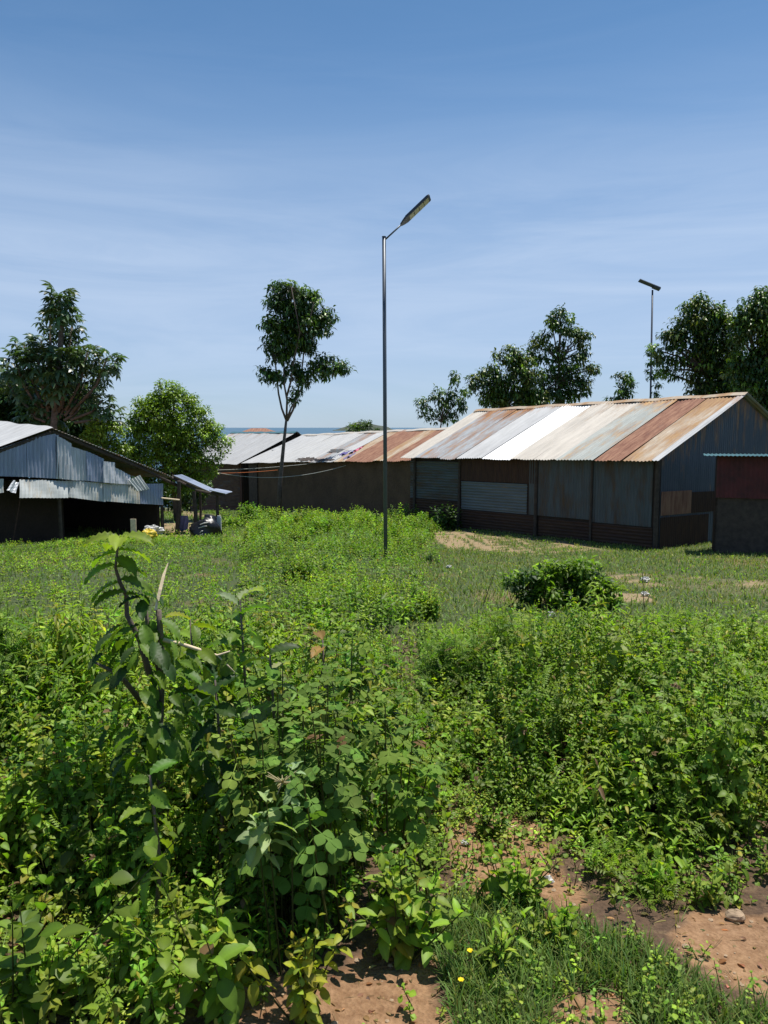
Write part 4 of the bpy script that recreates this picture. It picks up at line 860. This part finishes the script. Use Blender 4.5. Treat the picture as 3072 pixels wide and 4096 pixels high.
# the thicket near the camera: several leaf kinds growing in patches
lv = Leaves(); x, y = scatter(19500, -.85, .85, 2.05, 7.3)
zl, zr, px, py = zones(x, y); sm_, _d = soilmask(x, y); keep = (zl | zr) & (sm_ < .5); x, y, zl = x[keep], y[keep], zl[keep]
h = canopy(x, y) * rng.uniform(.55, 1.05, len(x)); px, py = proj(x, y, gz(x, y))
hr_ = .26 + .74 * ss(0, 520, np.minimum(3140 + .53 * (px - 1740), 3670) - py); hl_ = (.38 + .62 * ss(0, 420, np.where(px < 760, 4300, np.minimum(3960, 3960 - .55 * (px - 1050))) - py)) * (.40 + .60 * ss(0, 330, 1790 - px))
h = h * np.where(zl, hl_, hr_)
mh, mid_ = mounds(x, y, .62, 1.7); kind = np.where(rng.uniform(0, 1, len(x)) < .2, rng.integers(0, 8, len(x)), mid_ % 8)
keep = rng.uniform(0, 1, len(x)) < .35 + mh; x, y, zl, h, kind = x[keep], y[keep], zl[keep], h[keep], kind[keep]
zr = ~zl
PINN = merge_t([(PETW, (0, 0, 0), 0, .9, 0)] + [(DIA, (0, .2 + .16 * q, 0), sg * 1.25, .26 - .02 * q, -.1) for q in range(5) for sg in (-1, 1)] + [(DIA, (0, .88, 0), 0, .25, -.1)])
spec = [(OV, .058, .028, 2, 'mid', 1.0), (OV, .042, .021, 2, 'light', .95), (OV, .030, .015, 2, 'mid', 1.), (leaf_f(.34, .42, .18, .1, 6, .02), .068, .036, 2, 'olive', 1.05), (TRI, .085, .036, 1, 'light', .8), (PINN, .11, .035, 2, 'mid', .9), (LANCE, .075, .024, 2, 'lime', 1.), (OV, .050, .026, 2, 'lime', 1.)]
for k, (tp, sz, spc, per, cl, wd) in enumerate(spec):
    m_ = kind == k; n = m_.sum(); b_ = pts3(x[m_], y[m_])
    c_ = tint(n, cl, .22, .12); rt = (x[m_] > .55); c_[rt] = c_[rt] * .5 + tint(rt.sum(), 'light', .2) * .5
    shoots(lv, b_, h[m_], .28, tp, sz * rng.uniform(.75, 1.25, n), spc, per, c_, nmax=12, low=.2, wid=wd)
lv.build('undergrowth', M['leaf'])
tag(bpy.data.objects['undergrowth'], 'dense tangled leafy weeds filling the foreground', 'undergrowth', kind='stuff')
# meadow weeds between the thicket and the buildings
lv = Leaves(); x, y = scatter(42000, -.78, .78, 6.0, 27)
px, py = proj(x, y, gz(x, y)); sm_, dm_ = soilmask(x, y)
lawn = ss(1650, 1850, px) * ss(2600, 2450, py)          # short turf on the right
pth = inpoly(px, py, [(1000, 2110), (1700, 2060), (1790, 2110), (1650, 2230), (1700, 2450), (1600, 2560), (1000, 2560), (950, 2300)])
d_ = np.where(pth, 1., .62) * (1 - .88 * lawn) * (1 - .9 * dm_) * ss(1.2, .3, np.abs(vn(x, y, .5, 3)))
inshed = ((x - AP.x) * gnor.x + (y - AP.y) * gnor.y < -.1) & (x < -3.4); inrow = ((x - SW[3].x) * SW[4].x + (y - SW[3].y) * SW[4].y < .15) & (x > -9)
keep = (rng.uniform(0, 1, len(x)) < d_ + .12) & ~inshed & ~inrow; x, y, pth, lawn, py = x[keep], y[keep], pth[keep], lawn[keep], py[keep]
mh, mi_ = mounds(x, y, 1.5, 4.2); mh = mh * (1 - .75 * np.exp(-((x - .0) ** 2 / 1.2 + (y - 14.8) ** 2 / 4.))); h = (.07 + .05 * pth + (.10 + .22 * pth) * mh ** 1.5 + .20 * ss(22, 25, y) * pth * mh) * rng.uniform(.6, 1.3, len(x)) * (1 - .6 * lawn)
kd_ = np.where(rng.uniform(0, 1, len(x)) < .35, rng.integers(0, 5, len(x)), mi_ % 5)
for k, (tp, sz, per, cl) in enumerate(((DIA, .08, 2, 'light'), (DIA, .055, 3, 'mid'), (DIA, .06, 3, 'lime'), (DIA, .09, 2, 'mid'), (DIA, .05, 3, (.13, .2, .06)))):
    m_ = kd_ == k; shoots(lv, pts3(x[m_], y[m_]), h[m_], .22, tp, sz * (.6 + y[m_] / 24) * rng.uniform(.8, 1.2, m_.sum()), .055, per, tint(m_.sum(), cl, .25), nmax=6, low=.1)
tag(lv.build('meadow_weeds', M['leaf']), 'low green weeds covering the open ground before the buildings', 'weeds', kind='stuff')
# grass
lv = Leaves()
def grass(n, x0, x1, y0, y1, ln, wd_, cl, mask):
    x, y = scatter(n, x0, x1, y0, y1); px, py = proj(x, y, gz(x, y)); k = mask(x, y, px, py); x, y = x[k], y[k]; n = len(x)
    lv.put(BLADE, pts3(x, y), rng.uniform(0, 6.28, n), rng.normal(1.0, .32, n), ln * rng.uniform(.5, 1.3, n), tint(n, cl, .28, .15), wid=wd_)
GR = [(1760, 3640), (1900, 3580), (2300, 3700), (2600, 3800), (2760, 3920), (2960, 4030), (3400, 4040), (3400, 4400), (1860, 4400), (1800, 4000), (1720, 3800)]
grass(32000, .0, .85, 1.9, 3.0, .085, .065, (.11, .17, .035), lambda x, y, px, py: inpoly(px + 30 * vn(x, y, 12), py, GR) & (soilmask(x, y)[0] < .5))
grass(16000, -.85, .85, 1.9, 3.8, .075, .05, (.19, .21, .06), lambda x, y, px, py: (vn(x, y, 6, 3) > .15) & (rng.uniform(0, 1, len(x)) < .5) & (soilmask(x, y)[0] < .5))
grass(5000, -.30, .3, 2.0, 3.4, .05, .05, (.2, .2, .07), lambda x, y, px, py: (vn(x, y, 8, 5) > .35))
grass(30000, -.02, .62, 7, 24, .085, .16, (.22, .25, .075), lambda x, y, px, py: (px > 1620) & (soilmask(x, y)[1] < .5))
grass(60000, -.62, .62, 6.5, 24, .10, .16, (.13, .19, .045), lambda x, y, px, py: (soilmask(x, y)[1] < .5) & (rng.uniform(0, 1, len(x)) < np.where((px > 1600) & (py < 2520), 1., .55)))
grass(9000, -.62, .62, 8, 22, .09, .16, (.3, .26, .12), lambda x, y, px, py: (px > 1600) & (py < 2420))
grass(12000, -.4, -.14, 24, 40, .16, .2, (.15, .21, .05), lambda x, y, px, py: soilmask(x, y)[1] < .5)
tag(lv.build('grass', M['grass']), 'short green grass and dry blades on the open ground', 'grass', kind='stuff')
# small creeping weeds on the bare soil edges
lv = Leaves(); x, y = scatter(10000, -.8, .85, 1.9, 3.8); px, py = proj(x, y, gz(x, y)); k = (vn(x, y, 5, 8) + .3 * rng.normal(size=len(x)) > .1) & ((soilmask(x, y)[0] < .5) | (rng.uniform(0, 1, len(x)) < .48)); x, y = x[k], y[k]
shoots(lv, pts3(x, y), rng.uniform(.02, .11, len(x)), .5, OVAL, .026 * rng.uniform(.6, 1.3, len(x)), .012, 2, tint(len(x), 'light', .25), nmax=4, low=-.1, up=.5)
tag(lv.build('creeping_weeds', M['leaf']), 'small round leaved weeds creeping over the bare soil', 'weeds', kind='stuff')
# pebbles
mb = MB(); ico = [(0, 0, 1), (.9, 0, .3), (.28, .85, .3), (-.72, .53, .3), (-.72, -.53, .3), (.28, -.85, .3), (0, 0, -.6)]
for i in range(1100):
    y1 = math.sqrt(random.uniform(1.95 ** 2, 3.9 ** 2)); x1 = random.uniform(-.35, .66) * y1
    if float(soilmask(np.array([x1]), np.array([y1]))[0][0]) < .5: continue
    s_ = .004 + .012 * random.random() ** 4; a_ = random.uniform(0, 6); z1 = g(x1, y1)
    vs = [Vector((x1 + s_ * (p[0] * math.cos(a_) - p[1] * math.sin(a_)) * random.uniform(.8, 1.3), y1 + s_ * (p[0] * math.sin(a_) + p[1] * math.cos(a_)), z1 + s_ * p[2] * .7)) for p in ico]
    mb.add(vs, [(0, 1, 2), (0, 2, 3), (0, 3, 4), (0, 4, 5), (0, 5, 1)] + [(6, k % 5 + 1, k) for k in range(1, 6)])
tag(mb.build('pebbles', M['stone']), 'small pale stones and clods strewn over the bare soil', 'pebbles', kind='stuff')

lv = Leaves(); x, y = scatter(2600, -.66, .66, 1.9, 3.9); k = (soilmask(x, y)[0] > .5) | (rng.uniform(0, 1, len(x)) < .25); x, y = x[k], y[k]; n = len(x)
lv.put(LANCE, pts3(x, y) + np.array([0, 0, .014]), rng.uniform(0, 6.28, n), rng.normal(0, .2, n), rng.uniform(.012, .04, n), tint(n, (.22, .13, .06), .4, .2), wid=rng.uniform(.6, 2.2, n))
q = rng.uniform(0, 6.28, n // 3); p0 = pts3(x[:n // 3], y[:n // 3]) + np.array([0, 0, .014]); lv.rods(p0, p0 + np.stack([np.cos(q), np.sin(q), .05 + 0 * q], -1) * rng.uniform(.02, .08, (n // 3, 1)), .0012, .0008, (.3, .21, .11))
tag(lv.build('leaf_litter', M['grass']), 'dry brown leaves and straws scattered on the bare soil', 'leaf litter', kind='stuff')

# ------------------------------------------------------------ plants one can tell apart
def plant(name, label, base, shoots_, tp, size, spacing, per, col, lean=.15, nmax=10, cat='plant', low=.1, group=None, wid=None, up=1.0, spread=.05, stemr=.003, mat='leaf'):
    b_ = Vector((base[0], base[1], g(base[0], base[1]))); root = empty(name, b_, label, cat, group)
    n = len(shoots_); lv = Leaves(); hs = np.array(shoots_, float)
    bb = np.array(b_)[None] + np.concatenate([rng.normal(0, spread, (n, 2)), np.zeros((n, 1))], 1)
    st = Leaves(); lv2 = Leaves()
    shoots(lv, bb, hs, lean, tp, size * rng.uniform(.85, 1.15, n), spacing, per, tint(n, col, .15), nmax=nmax, low=low, wid=wid, up=up, stemr=stemr)
    if n <= 20:
        V_ = lv.V.pop(0); K_ = lv.K.pop(0); lv.T.pop(0); lv.T = [t_ - len(V_) for t_ in lv.T]; T_ = np.array([(0, 1, 4), (0, 4, 3), (1, 2, 5), (1, 5, 4), (2, 0, 3), (2, 3, 5)])
        for i in range(n):
            q = Leaves(); q.V = [V_[6 * i:6 * i + 6]]; q.K = [K_[6 * i:6 * i + 6]]; q.T = [T_]; q.build('stem', M['leaf'], root)
        lv.build('foliage', M[mat], root); return root
    lv.build('foliage', M[mat], root); return root
def at(px, py, Y): p = P(px, py, Y); return (p.x, p.y), p.z - g(p.x, p.y)
# velvety round-leaved plants in the middle, each with its height read off the photograph
for px, py, Y, lab in ((1110, 2640, 2.75, 'velvety round leaved plant left of the middle of the thicket, topmost leaf held flat'), (1310, 2680, 2.7, 'velvety round leaved plant in the middle of the thicket'), (1450, 2600, 2.95, 'tall velvety round leaved plant leaning right in the thicket'),
                       (1030, 2860, 2.55, 'short velvety round leaved plant behind the dry flower head'), (1620, 2790, 2.8, 'velvety round leaved plant at the right side of the middle group'), (1230, 2860, 2.5, 'velvety round leaved plant standing lowest in the middle group'),
                       (1600, 3420, 2.55, 'blue green round leaved plant low beside the soil path')):
    b_, h_ = at(px, py, Y); plant('round_leaved_plant', lab, b_, [h_, h_ * .93, h_ * .85, h_ * .75, h_ * .9], SENNA, .12, .065, 2, (.12, .195, .035), lean=.16, nmax=6, low=.18, mat='velvet', group='velvety round leaved plants', spread=.045, stemr=.004, up=.55)
# amaranth with a dry flower head
b_, h_ = at(1120, 3060, 2.35); am = plant('amaranth_plant', 'grey green weed with pale dry flower spikes at its heart', b_, [h_, h_ * .9, h_ * .8], leaf_f(.22, .45, .2, .06, 6, .02), .095, .03, 3, (.22, .28, .12), lean=.1, nmax=5, spread=.03, up=.5)
c_ = np.array(P(1130, 3130, 2.28)); k = 26; aa = rng.uniform(0, 6.28, k); dd = np.stack([np.cos(aa) * rng.uniform(.2, 1, k), np.sin(aa) * .6, rng.uniform(-.5, .6, k)], -1); dd *= .055
lv = Leaves(); lv.rods(np.repeat(c_[None], k, 0), c_[None] + dd, .0035, .0015, (.42, .36, .2)); lv.build('flower_head', M['grass'], am)
# round bush on the turf
b0 = G(2245, 2425); root = empty('round_bush', b0, 'round dense dark green bush standing alone on the turf before the right shed', 'bush'); lv = Leaves(); Yb = b0.y
blobcrown(lv, [(2070, 2330, 42), (2130, 2300, 50), (2200, 2280, 48), (2280, 2275, 48), (2350, 2295, 50), (2410, 2330, 44), (2100, 2370, 44), (2180, 2360, 60), (2270, 2350, 60), (2360, 2370, 55), (2420, 2385, 30), (2240, 2395, 40)], Yb, DIA, .085, 3.2, ('mid', 'dark', 'light', 'mid'), per=60, clump=.13, depth=1.5)
q_ = np.array(b0)[None] + rng.normal(0, .16, (30, 3)) * np.array([2.2, 1, 0])
lv.rods(q_, q_ + rng.normal(0, .1, (30, 3)) + np.array([0, 0, .42]), .008, .003, (.09, .07, .04)); lv.build('foliage', M['leaf'], root)
# bushes along the foot of the mud house and other single clumps
def clump(px, py, Y, r_px, n, lab, cl='light', tp=OV, size=.10, hh=None, group=None, name='weed_clump'):
    b_ = P(px, py, Y); z0 = g(b_.x, b_.y); h_ = max(.12, (b_.z - z0)) if hh is None else hh; rm = r_px / F * Y
    plant(name, lab, (b_.x, b_.y), [h_ * f for f in rng.uniform(.55, 1.02, n)], tp, size, size * .55, 2, cl, lean=.35, nmax=9, cat='bush', spread=rm * .55, group=group)
clump(1000, 2015, 30, 60, 60, 'leafy bush at the left foot of the mud wall near its door', 'mid', OV, .17, group=None)
clump(920, 2060, 27.5, 60, 60, 'bright weedy bush just right of the short pale post', 'lime', OV, .13)
clump(1090, 2030, 28, 55, 60, 'bright weedy bush under the slender tree', 'light', OV, .13)
clump(1330, 2055, 25, 60, 70, 'pale weed mound at the foot of the mud wall left of the lamp post', 'light', OV, .11)
clump(1450, 2040, 25, 50, 60, 'weed mound touching the mud wall beside the lamp post', 'lime', OV, .12)
clump(1620, 2060, 23.5, 60, 60, 'green weed mound right behind the lamp post', 'light', OV, .1)
clump(1800, 2010, 24.5, 30, 22, 'dark leafy sapling against the left end of the right shed', 'dark', OV, .16)
clump(1700, 2085, 23, 45, 40, 'low weeds before the left corner of the right shed', 'mid', OV, .09)
clump(1080, 2150, 19, 45, 60, 'dense small leaved bush in the meadow left of the lamp post', 'mid', OV, .085)
clump(1180, 2120, 20, 45, 60, 'light green bush in the meadow between two darker ones', 'light', OV, .085)
clump(1190, 2230, 12.5, 60, 60, 'broad leaved weed cluster in the middle of the meadow', 'mid', OV, .09)
clump(1720, 2215, 15.5, 35, 30, 'small dark weed tuft right of the lamp post foot', 'dark', OV, .07)
clump(1480, 2330, 10, 60, 70, 'lime green weeds standing before the lamp post', 'lime', OV, .07)
clump(1700, 2360, 9, 60, 70, 'light green bush just right of the lamp post in the near meadow', 'lime', OV, .06)
clump(1300, 2430, 6.6, 60, 60, 'tall pale weed behind the velvety plants', 'light', OV, .08)
clump(1960, 3240, 3.3, 45, 16, 'upright leafy weed standing on the bare path', 'mid', OV, .045)
clump(2060, 3420, 2.75, 55, 14, 'weed with pointed leaves at the near end of the bare path', 'light', OV, .075)
clump(2000, 3690, 2.35, 40, 12, 'pointed leaved weed among grass at lower right', 'light', LANCE, .09)
clump(2230, 3640, 2.5, 60, 16, 'leafy weed at the grass edge left of the sandy patch', 'light', OV, .07)
clump(2620, 3500, 2.85, 60, 18, 'light green weed over the sandy patch', 'lime', OV, .08)
clump(1640, 3400, 2.45, 50, 14, 'large pointed leaved weed left of the path', 'light', leaf_f(.24, .4, .18, .07, 7, .015), .085)
clump(900, 3480, 2.15, 60, 6, 'big leaved seedling low in the thicket', 'light', leaf_f(.27, .42, .25, .07, 8, .015), .10)
clump(1210, 3700, 2.12, 40, 10, 'yellowish young weed beside the near bare soil', 'yellow', OV, .055)
clump(40, 3440, 2.15, 50, 4, 'large round leaved weed at the left edge', 'mid', OVAL, .095)
# the broken big-leaved shrub
sy = 3.05; b_ = P(640, 3400, sy); b_.z = g(b_.x, b_.y); root = empty('broken_shrub', b_, 'big leaved shrub at left with snapped stem and drooping ribbed leaves', 'shrub')
S = lambda x_, y_, d_=0.: P(x_, y_, sy + d_)
MB().tube([b_ - Vector((0, 0, .05)), S(640, 2900), S(650, 2640), S(640, 2500), S(632, 2440)], [.015, .014, .013, .012, .010], 8).build('stem', M['bark'], root, True)
MB().tube([S(600, 2700), S(560, 2560, .05), S(508, 2460, .05), S(505, 2380, .05), S(480, 2330), S(462, 2270), S(470, 2200), S(480, 2140)], [.014, .012, .010, .009, .008, .006, .005, .003], 7).build('stem', M['bark'], root, True)
MB().tube([S(645, 2640), S(640, 2560), S(636, 2440)], [.012, .011, .010], 7).build('stem', M['bark'], root, True)
MB().tube([S(640, 2700), S(590, 2500), S(578, 2380, .02)], [.012, .009, .006], 6).build('stem', M['bark'], root, True)
MB().tube([S(560, 2800), S(480, 2700, -.1), S(380, 2650, -.15)], [.012, .009, .005], 6).build('stem', M['bark'], root, True)
MB().tube([S(622, 2440, -.06), S(640, 2360, -.02), S(655, 2300, .02), S(672, 2252, .05)], [.006, .0075, .0065, .002], 6).build('split_stem', M['pale_wood'], root)
MB().tube([S(655, 2560, -.03), S(720, 2575, -.05), S(800, 2600, -.06), S(870, 2622, -.08), S(920, 2605, -.08)], [.009, .008, .007, .005, .003], 7).tube([S(870, 2622, -.08), S(940, 2690, -.1)], [.004, .002], 6).build('bent_branch', M['pale_wood'], root, True)
lv = Leaves()
def big(px, py, dx, dy, ln, dz=0., cl='mid', roll=0., d_=0.):
    ln *= .70
    """leaf rooted at a pixel, pointing dx (right), dy (up), dz (away)"""
    p = S(px, py, d_); v = Vector((dx, dz, dy)).normalized(); yaw = math.atan2(-v.x, v.y); pit = math.asin(v.z)
    lv.put(RIB, np.array([tuple(p)]), np.array([yaw]), np.array([pit]), ln, tint(1, cl, .12, .08), roll=np.array([roll]))
up_ = [(480, 2150, 1, .25, .22, -.3, 'lime'), (478, 2155, -1, .2, .21, -.2, 'lime'), (482, 2150, .2, .2, .2, -1, 'light'), (470, 2200, 1, .0, .2, .3, 'light'), (468, 2210, -1, -.1, .21, .3, 'lime'), (465, 2230, .8, -.1, .19, -.6, 'mid'), (463, 2260, -.9, -.1, .2, -.5, 'light'), (465, 2270, 1, .1, .19, .1, 'mid'),
       (480, 2320, 1, -.1, .2, .2, 'mid'), (478, 2330, -1, -.2, .19, -.2, 'light'), (500, 2370, -1, .0, .19, -.4, 'mid'), (505, 2380, .9, .2, .18, -.3, 'mid'), (480, 2160, .7, .3, .19, .8, 'lime'), (470, 2190, -.6, .2, .2, .8, 'lime'),
       (578, 2380, .9, .1, .16, -.4, 'dark'), (578, 2390, -.9, .1, .15, -.3, 'dark'), (580, 2400, .1, -.2, .16, -1, 'dark'), (590, 2480, -.2, -.9, .19, -.4, 'mid'), (600, 2480, .3, -.9, .18, -.4, 'mid'), (640, 2480, .9, -.3, .17, -.3, 'mid'), (560, 2500, -.9, -.2, .17, -.3, 'dark')]
for a_ in up_: big(*a_, roll=random.uniform(-.4, .4))
for i in range(130):
    px_ = random.gauss(585, 105); py_ = random.uniform(2500, 3060); sgn = 1 if px_ > 560 else -1
    big(px_, py_, sgn * random.uniform(.3, 1), random.uniform(-.8, .1), random.uniform(.10, .16), random.uniform(-1, .6), random.choice(['dark', 'mid', 'mid']), random.uniform(-.6, .6), random.uniform(-.30, .08))
for px_, py_, cl in ((800, 2600, 'light'), (870, 2620, 'yellow'), (920, 2608, 'mid'), (940, 2688, 'light'), (760, 2590, 'mid'), (840, 2612, 'dark'), (900, 2640, (.28, .32, .16)), (720, 2560, (.25, .3, .15)), (920, 2606, (.26, .3, .13))):
    for k_ in range(2): big(px_, py_, random.uniform(-.6, 1), random.uniform(-1, .1), random.uniform(.11, .16), random.uniform(-.9, .6), cl, random.uniform(-.8, .8), -.06)
lv.build('foliage', M['leaf'], root)
# drooping ribbed-leaf saplings right of it
def ribsap(px, py, Y, n, ln, lab, cols, spreadx=.12):
    global sy
    p = P(px, py, Y); b_ = Vector((p.x, p.y, g(p.x, p.y))); r_ = empty('ribbed_sapling', b_, lab, 'shrub', 'ribbed leaved saplings in the thicket')
    MB().tube([b_, b_.lerp(p, .5) + Vector((.02, .01, 0)), p], [.010, .008, .004], 6).build('stem', M['bark'], r_, True)
    L2 = Leaves(); k = np.arange(n); f = 1 - k / n * .65; pos = np.array(b_)[None] * (1 - f)[:, None] + np.array(p)[None] * f[:, None]
    pit = .5 - 1.2 * k / n + rng.normal(0, .2, n); cs = np.concatenate([tint(1, cols[0 if i < 2 else 1 + i % (len(cols) - 1)], .15) for i in range(n)])
    L2.put(RIB, pos, k * 2.4 + rng.uniform(0, 6), pit, ln * rng.uniform(.75, 1.1, n), cs, roll=rng.normal(0, .35, n)); L2.build('foliage', M['leaf'], r_)
ribsap(960, 2400, 3.6, 18, .17, 'ribbed leaved sapling with pale top leaves behind the bent branch', [(.28, .32, .15), 'mid', 'mid'])
ribsap(1290, 2560, 3.3, 16, .11, 'ribbed leaved sapling with reddish young top leaves', [(.30, .20, .06), 'mid', 'light'])
ribsap(1080, 2620, 3.1, 20, .15, 'ribbed leaved sapling half hidden behind the velvety plants', ['dark', 'mid', (.22, .27, .12)])
ribsap(860, 2720, 2.9, 20, .15, 'dark ribbed leaved sapling below the bent branch', ['dark', 'dark', 'mid'])
ribsap(760, 2480, 3.5, 14, .15, 'yellow topped ribbed sapling right of the split stem', ['yellow', 'light', 'mid'])
ribsap(600, 3100, 2.5, 14, .11, 'ribbed leaved sapling with red stem in the lower thicket', ['mid', 'light'])
# small litter and flowers
for px, py, r_, lab in ((2190, 3540, .022, 'crumpled white plastic scrap on the bare path'), (1860, 3385, .016, 'pale grey scrap at the left side of the bare path'), (2940, 3680, .035, 'pale stone half buried beside the sandy patch'),
                        (1795, 2275, .05, 'white scrap on the turf right of the lamp post'), (2580, 2330, .07, 'white scrap on the turf near the orange dirt streak'), (2578, 2385, .05, 'pale scrap on the turf nearer than the other one'), (1420, 2135, .05, 'white scrap in the weeds just left of the lamp post'), (2205, 2470, .05, 'whitish plastic scrap behind the right thicket')):
    p = G(px, py); st_ = 'stone' in lab; sack('stone' if st_ else 'litter', M['stone' if st_ else 'white'], p + Vector((0, 0, r_ * .5 + (.12 if 2100 < py < 2140 else 0 if st_ else .01))), r_, r_ * .8, r_ * .6, lab, 'stone' if st_ else 'litter', px, .5 if st_ else 2.2)
for px, py, Y, lab in ((1880, 3805, 2.28, 'yellow flower, upper of the two at the grass edge'), (1844, 3922, 2.2, 'yellow flower, lower of the two at the grass edge')):
    p = P(px, py, Y); b_ = Vector((p.x, p.y, g(p.x, p.y))); r_ = empty('yellow_flower', b_, lab, 'flower', 'yellow flowers by the soil')
    L2 = Leaves(); k = 7; L2.put(OVAL, np.repeat(np.array([tuple(p)]), k, 0), np.arange(k) * .9, np.full(k, .45), .011, np.repeat([[.8, .6, .02]], k, 0)); L2.build('petals', M['grass'], r_)
    L3 = Leaves(); L3.rods(np.array([tuple(b_)]), np.array([tuple(p)]), .0015, .001, (.1, .14, .04)); L3.build('stem', M['leaf'], r_)
for px, py, Y, a, lab in ((1850, 3330, 3.1, .8, 'curled brown dry twig on the bare path'), (2030, 3330, 3.05, -.7, 'straight pale dry twig on the bare path')):
    p = G(px, py) + Vector((0, 0, .012)); v = Vector((math.cos(a), -math.sin(a), 0)) * .06; tag(MB().tube([p - v, p + Vector((0, 0, .012)), p + v], [.003, .004, .002], 6).build('dry_twig', M['pale_wood' if a < 0 else 'bark'], None, origin=tuple(p)), lab, 'twig')
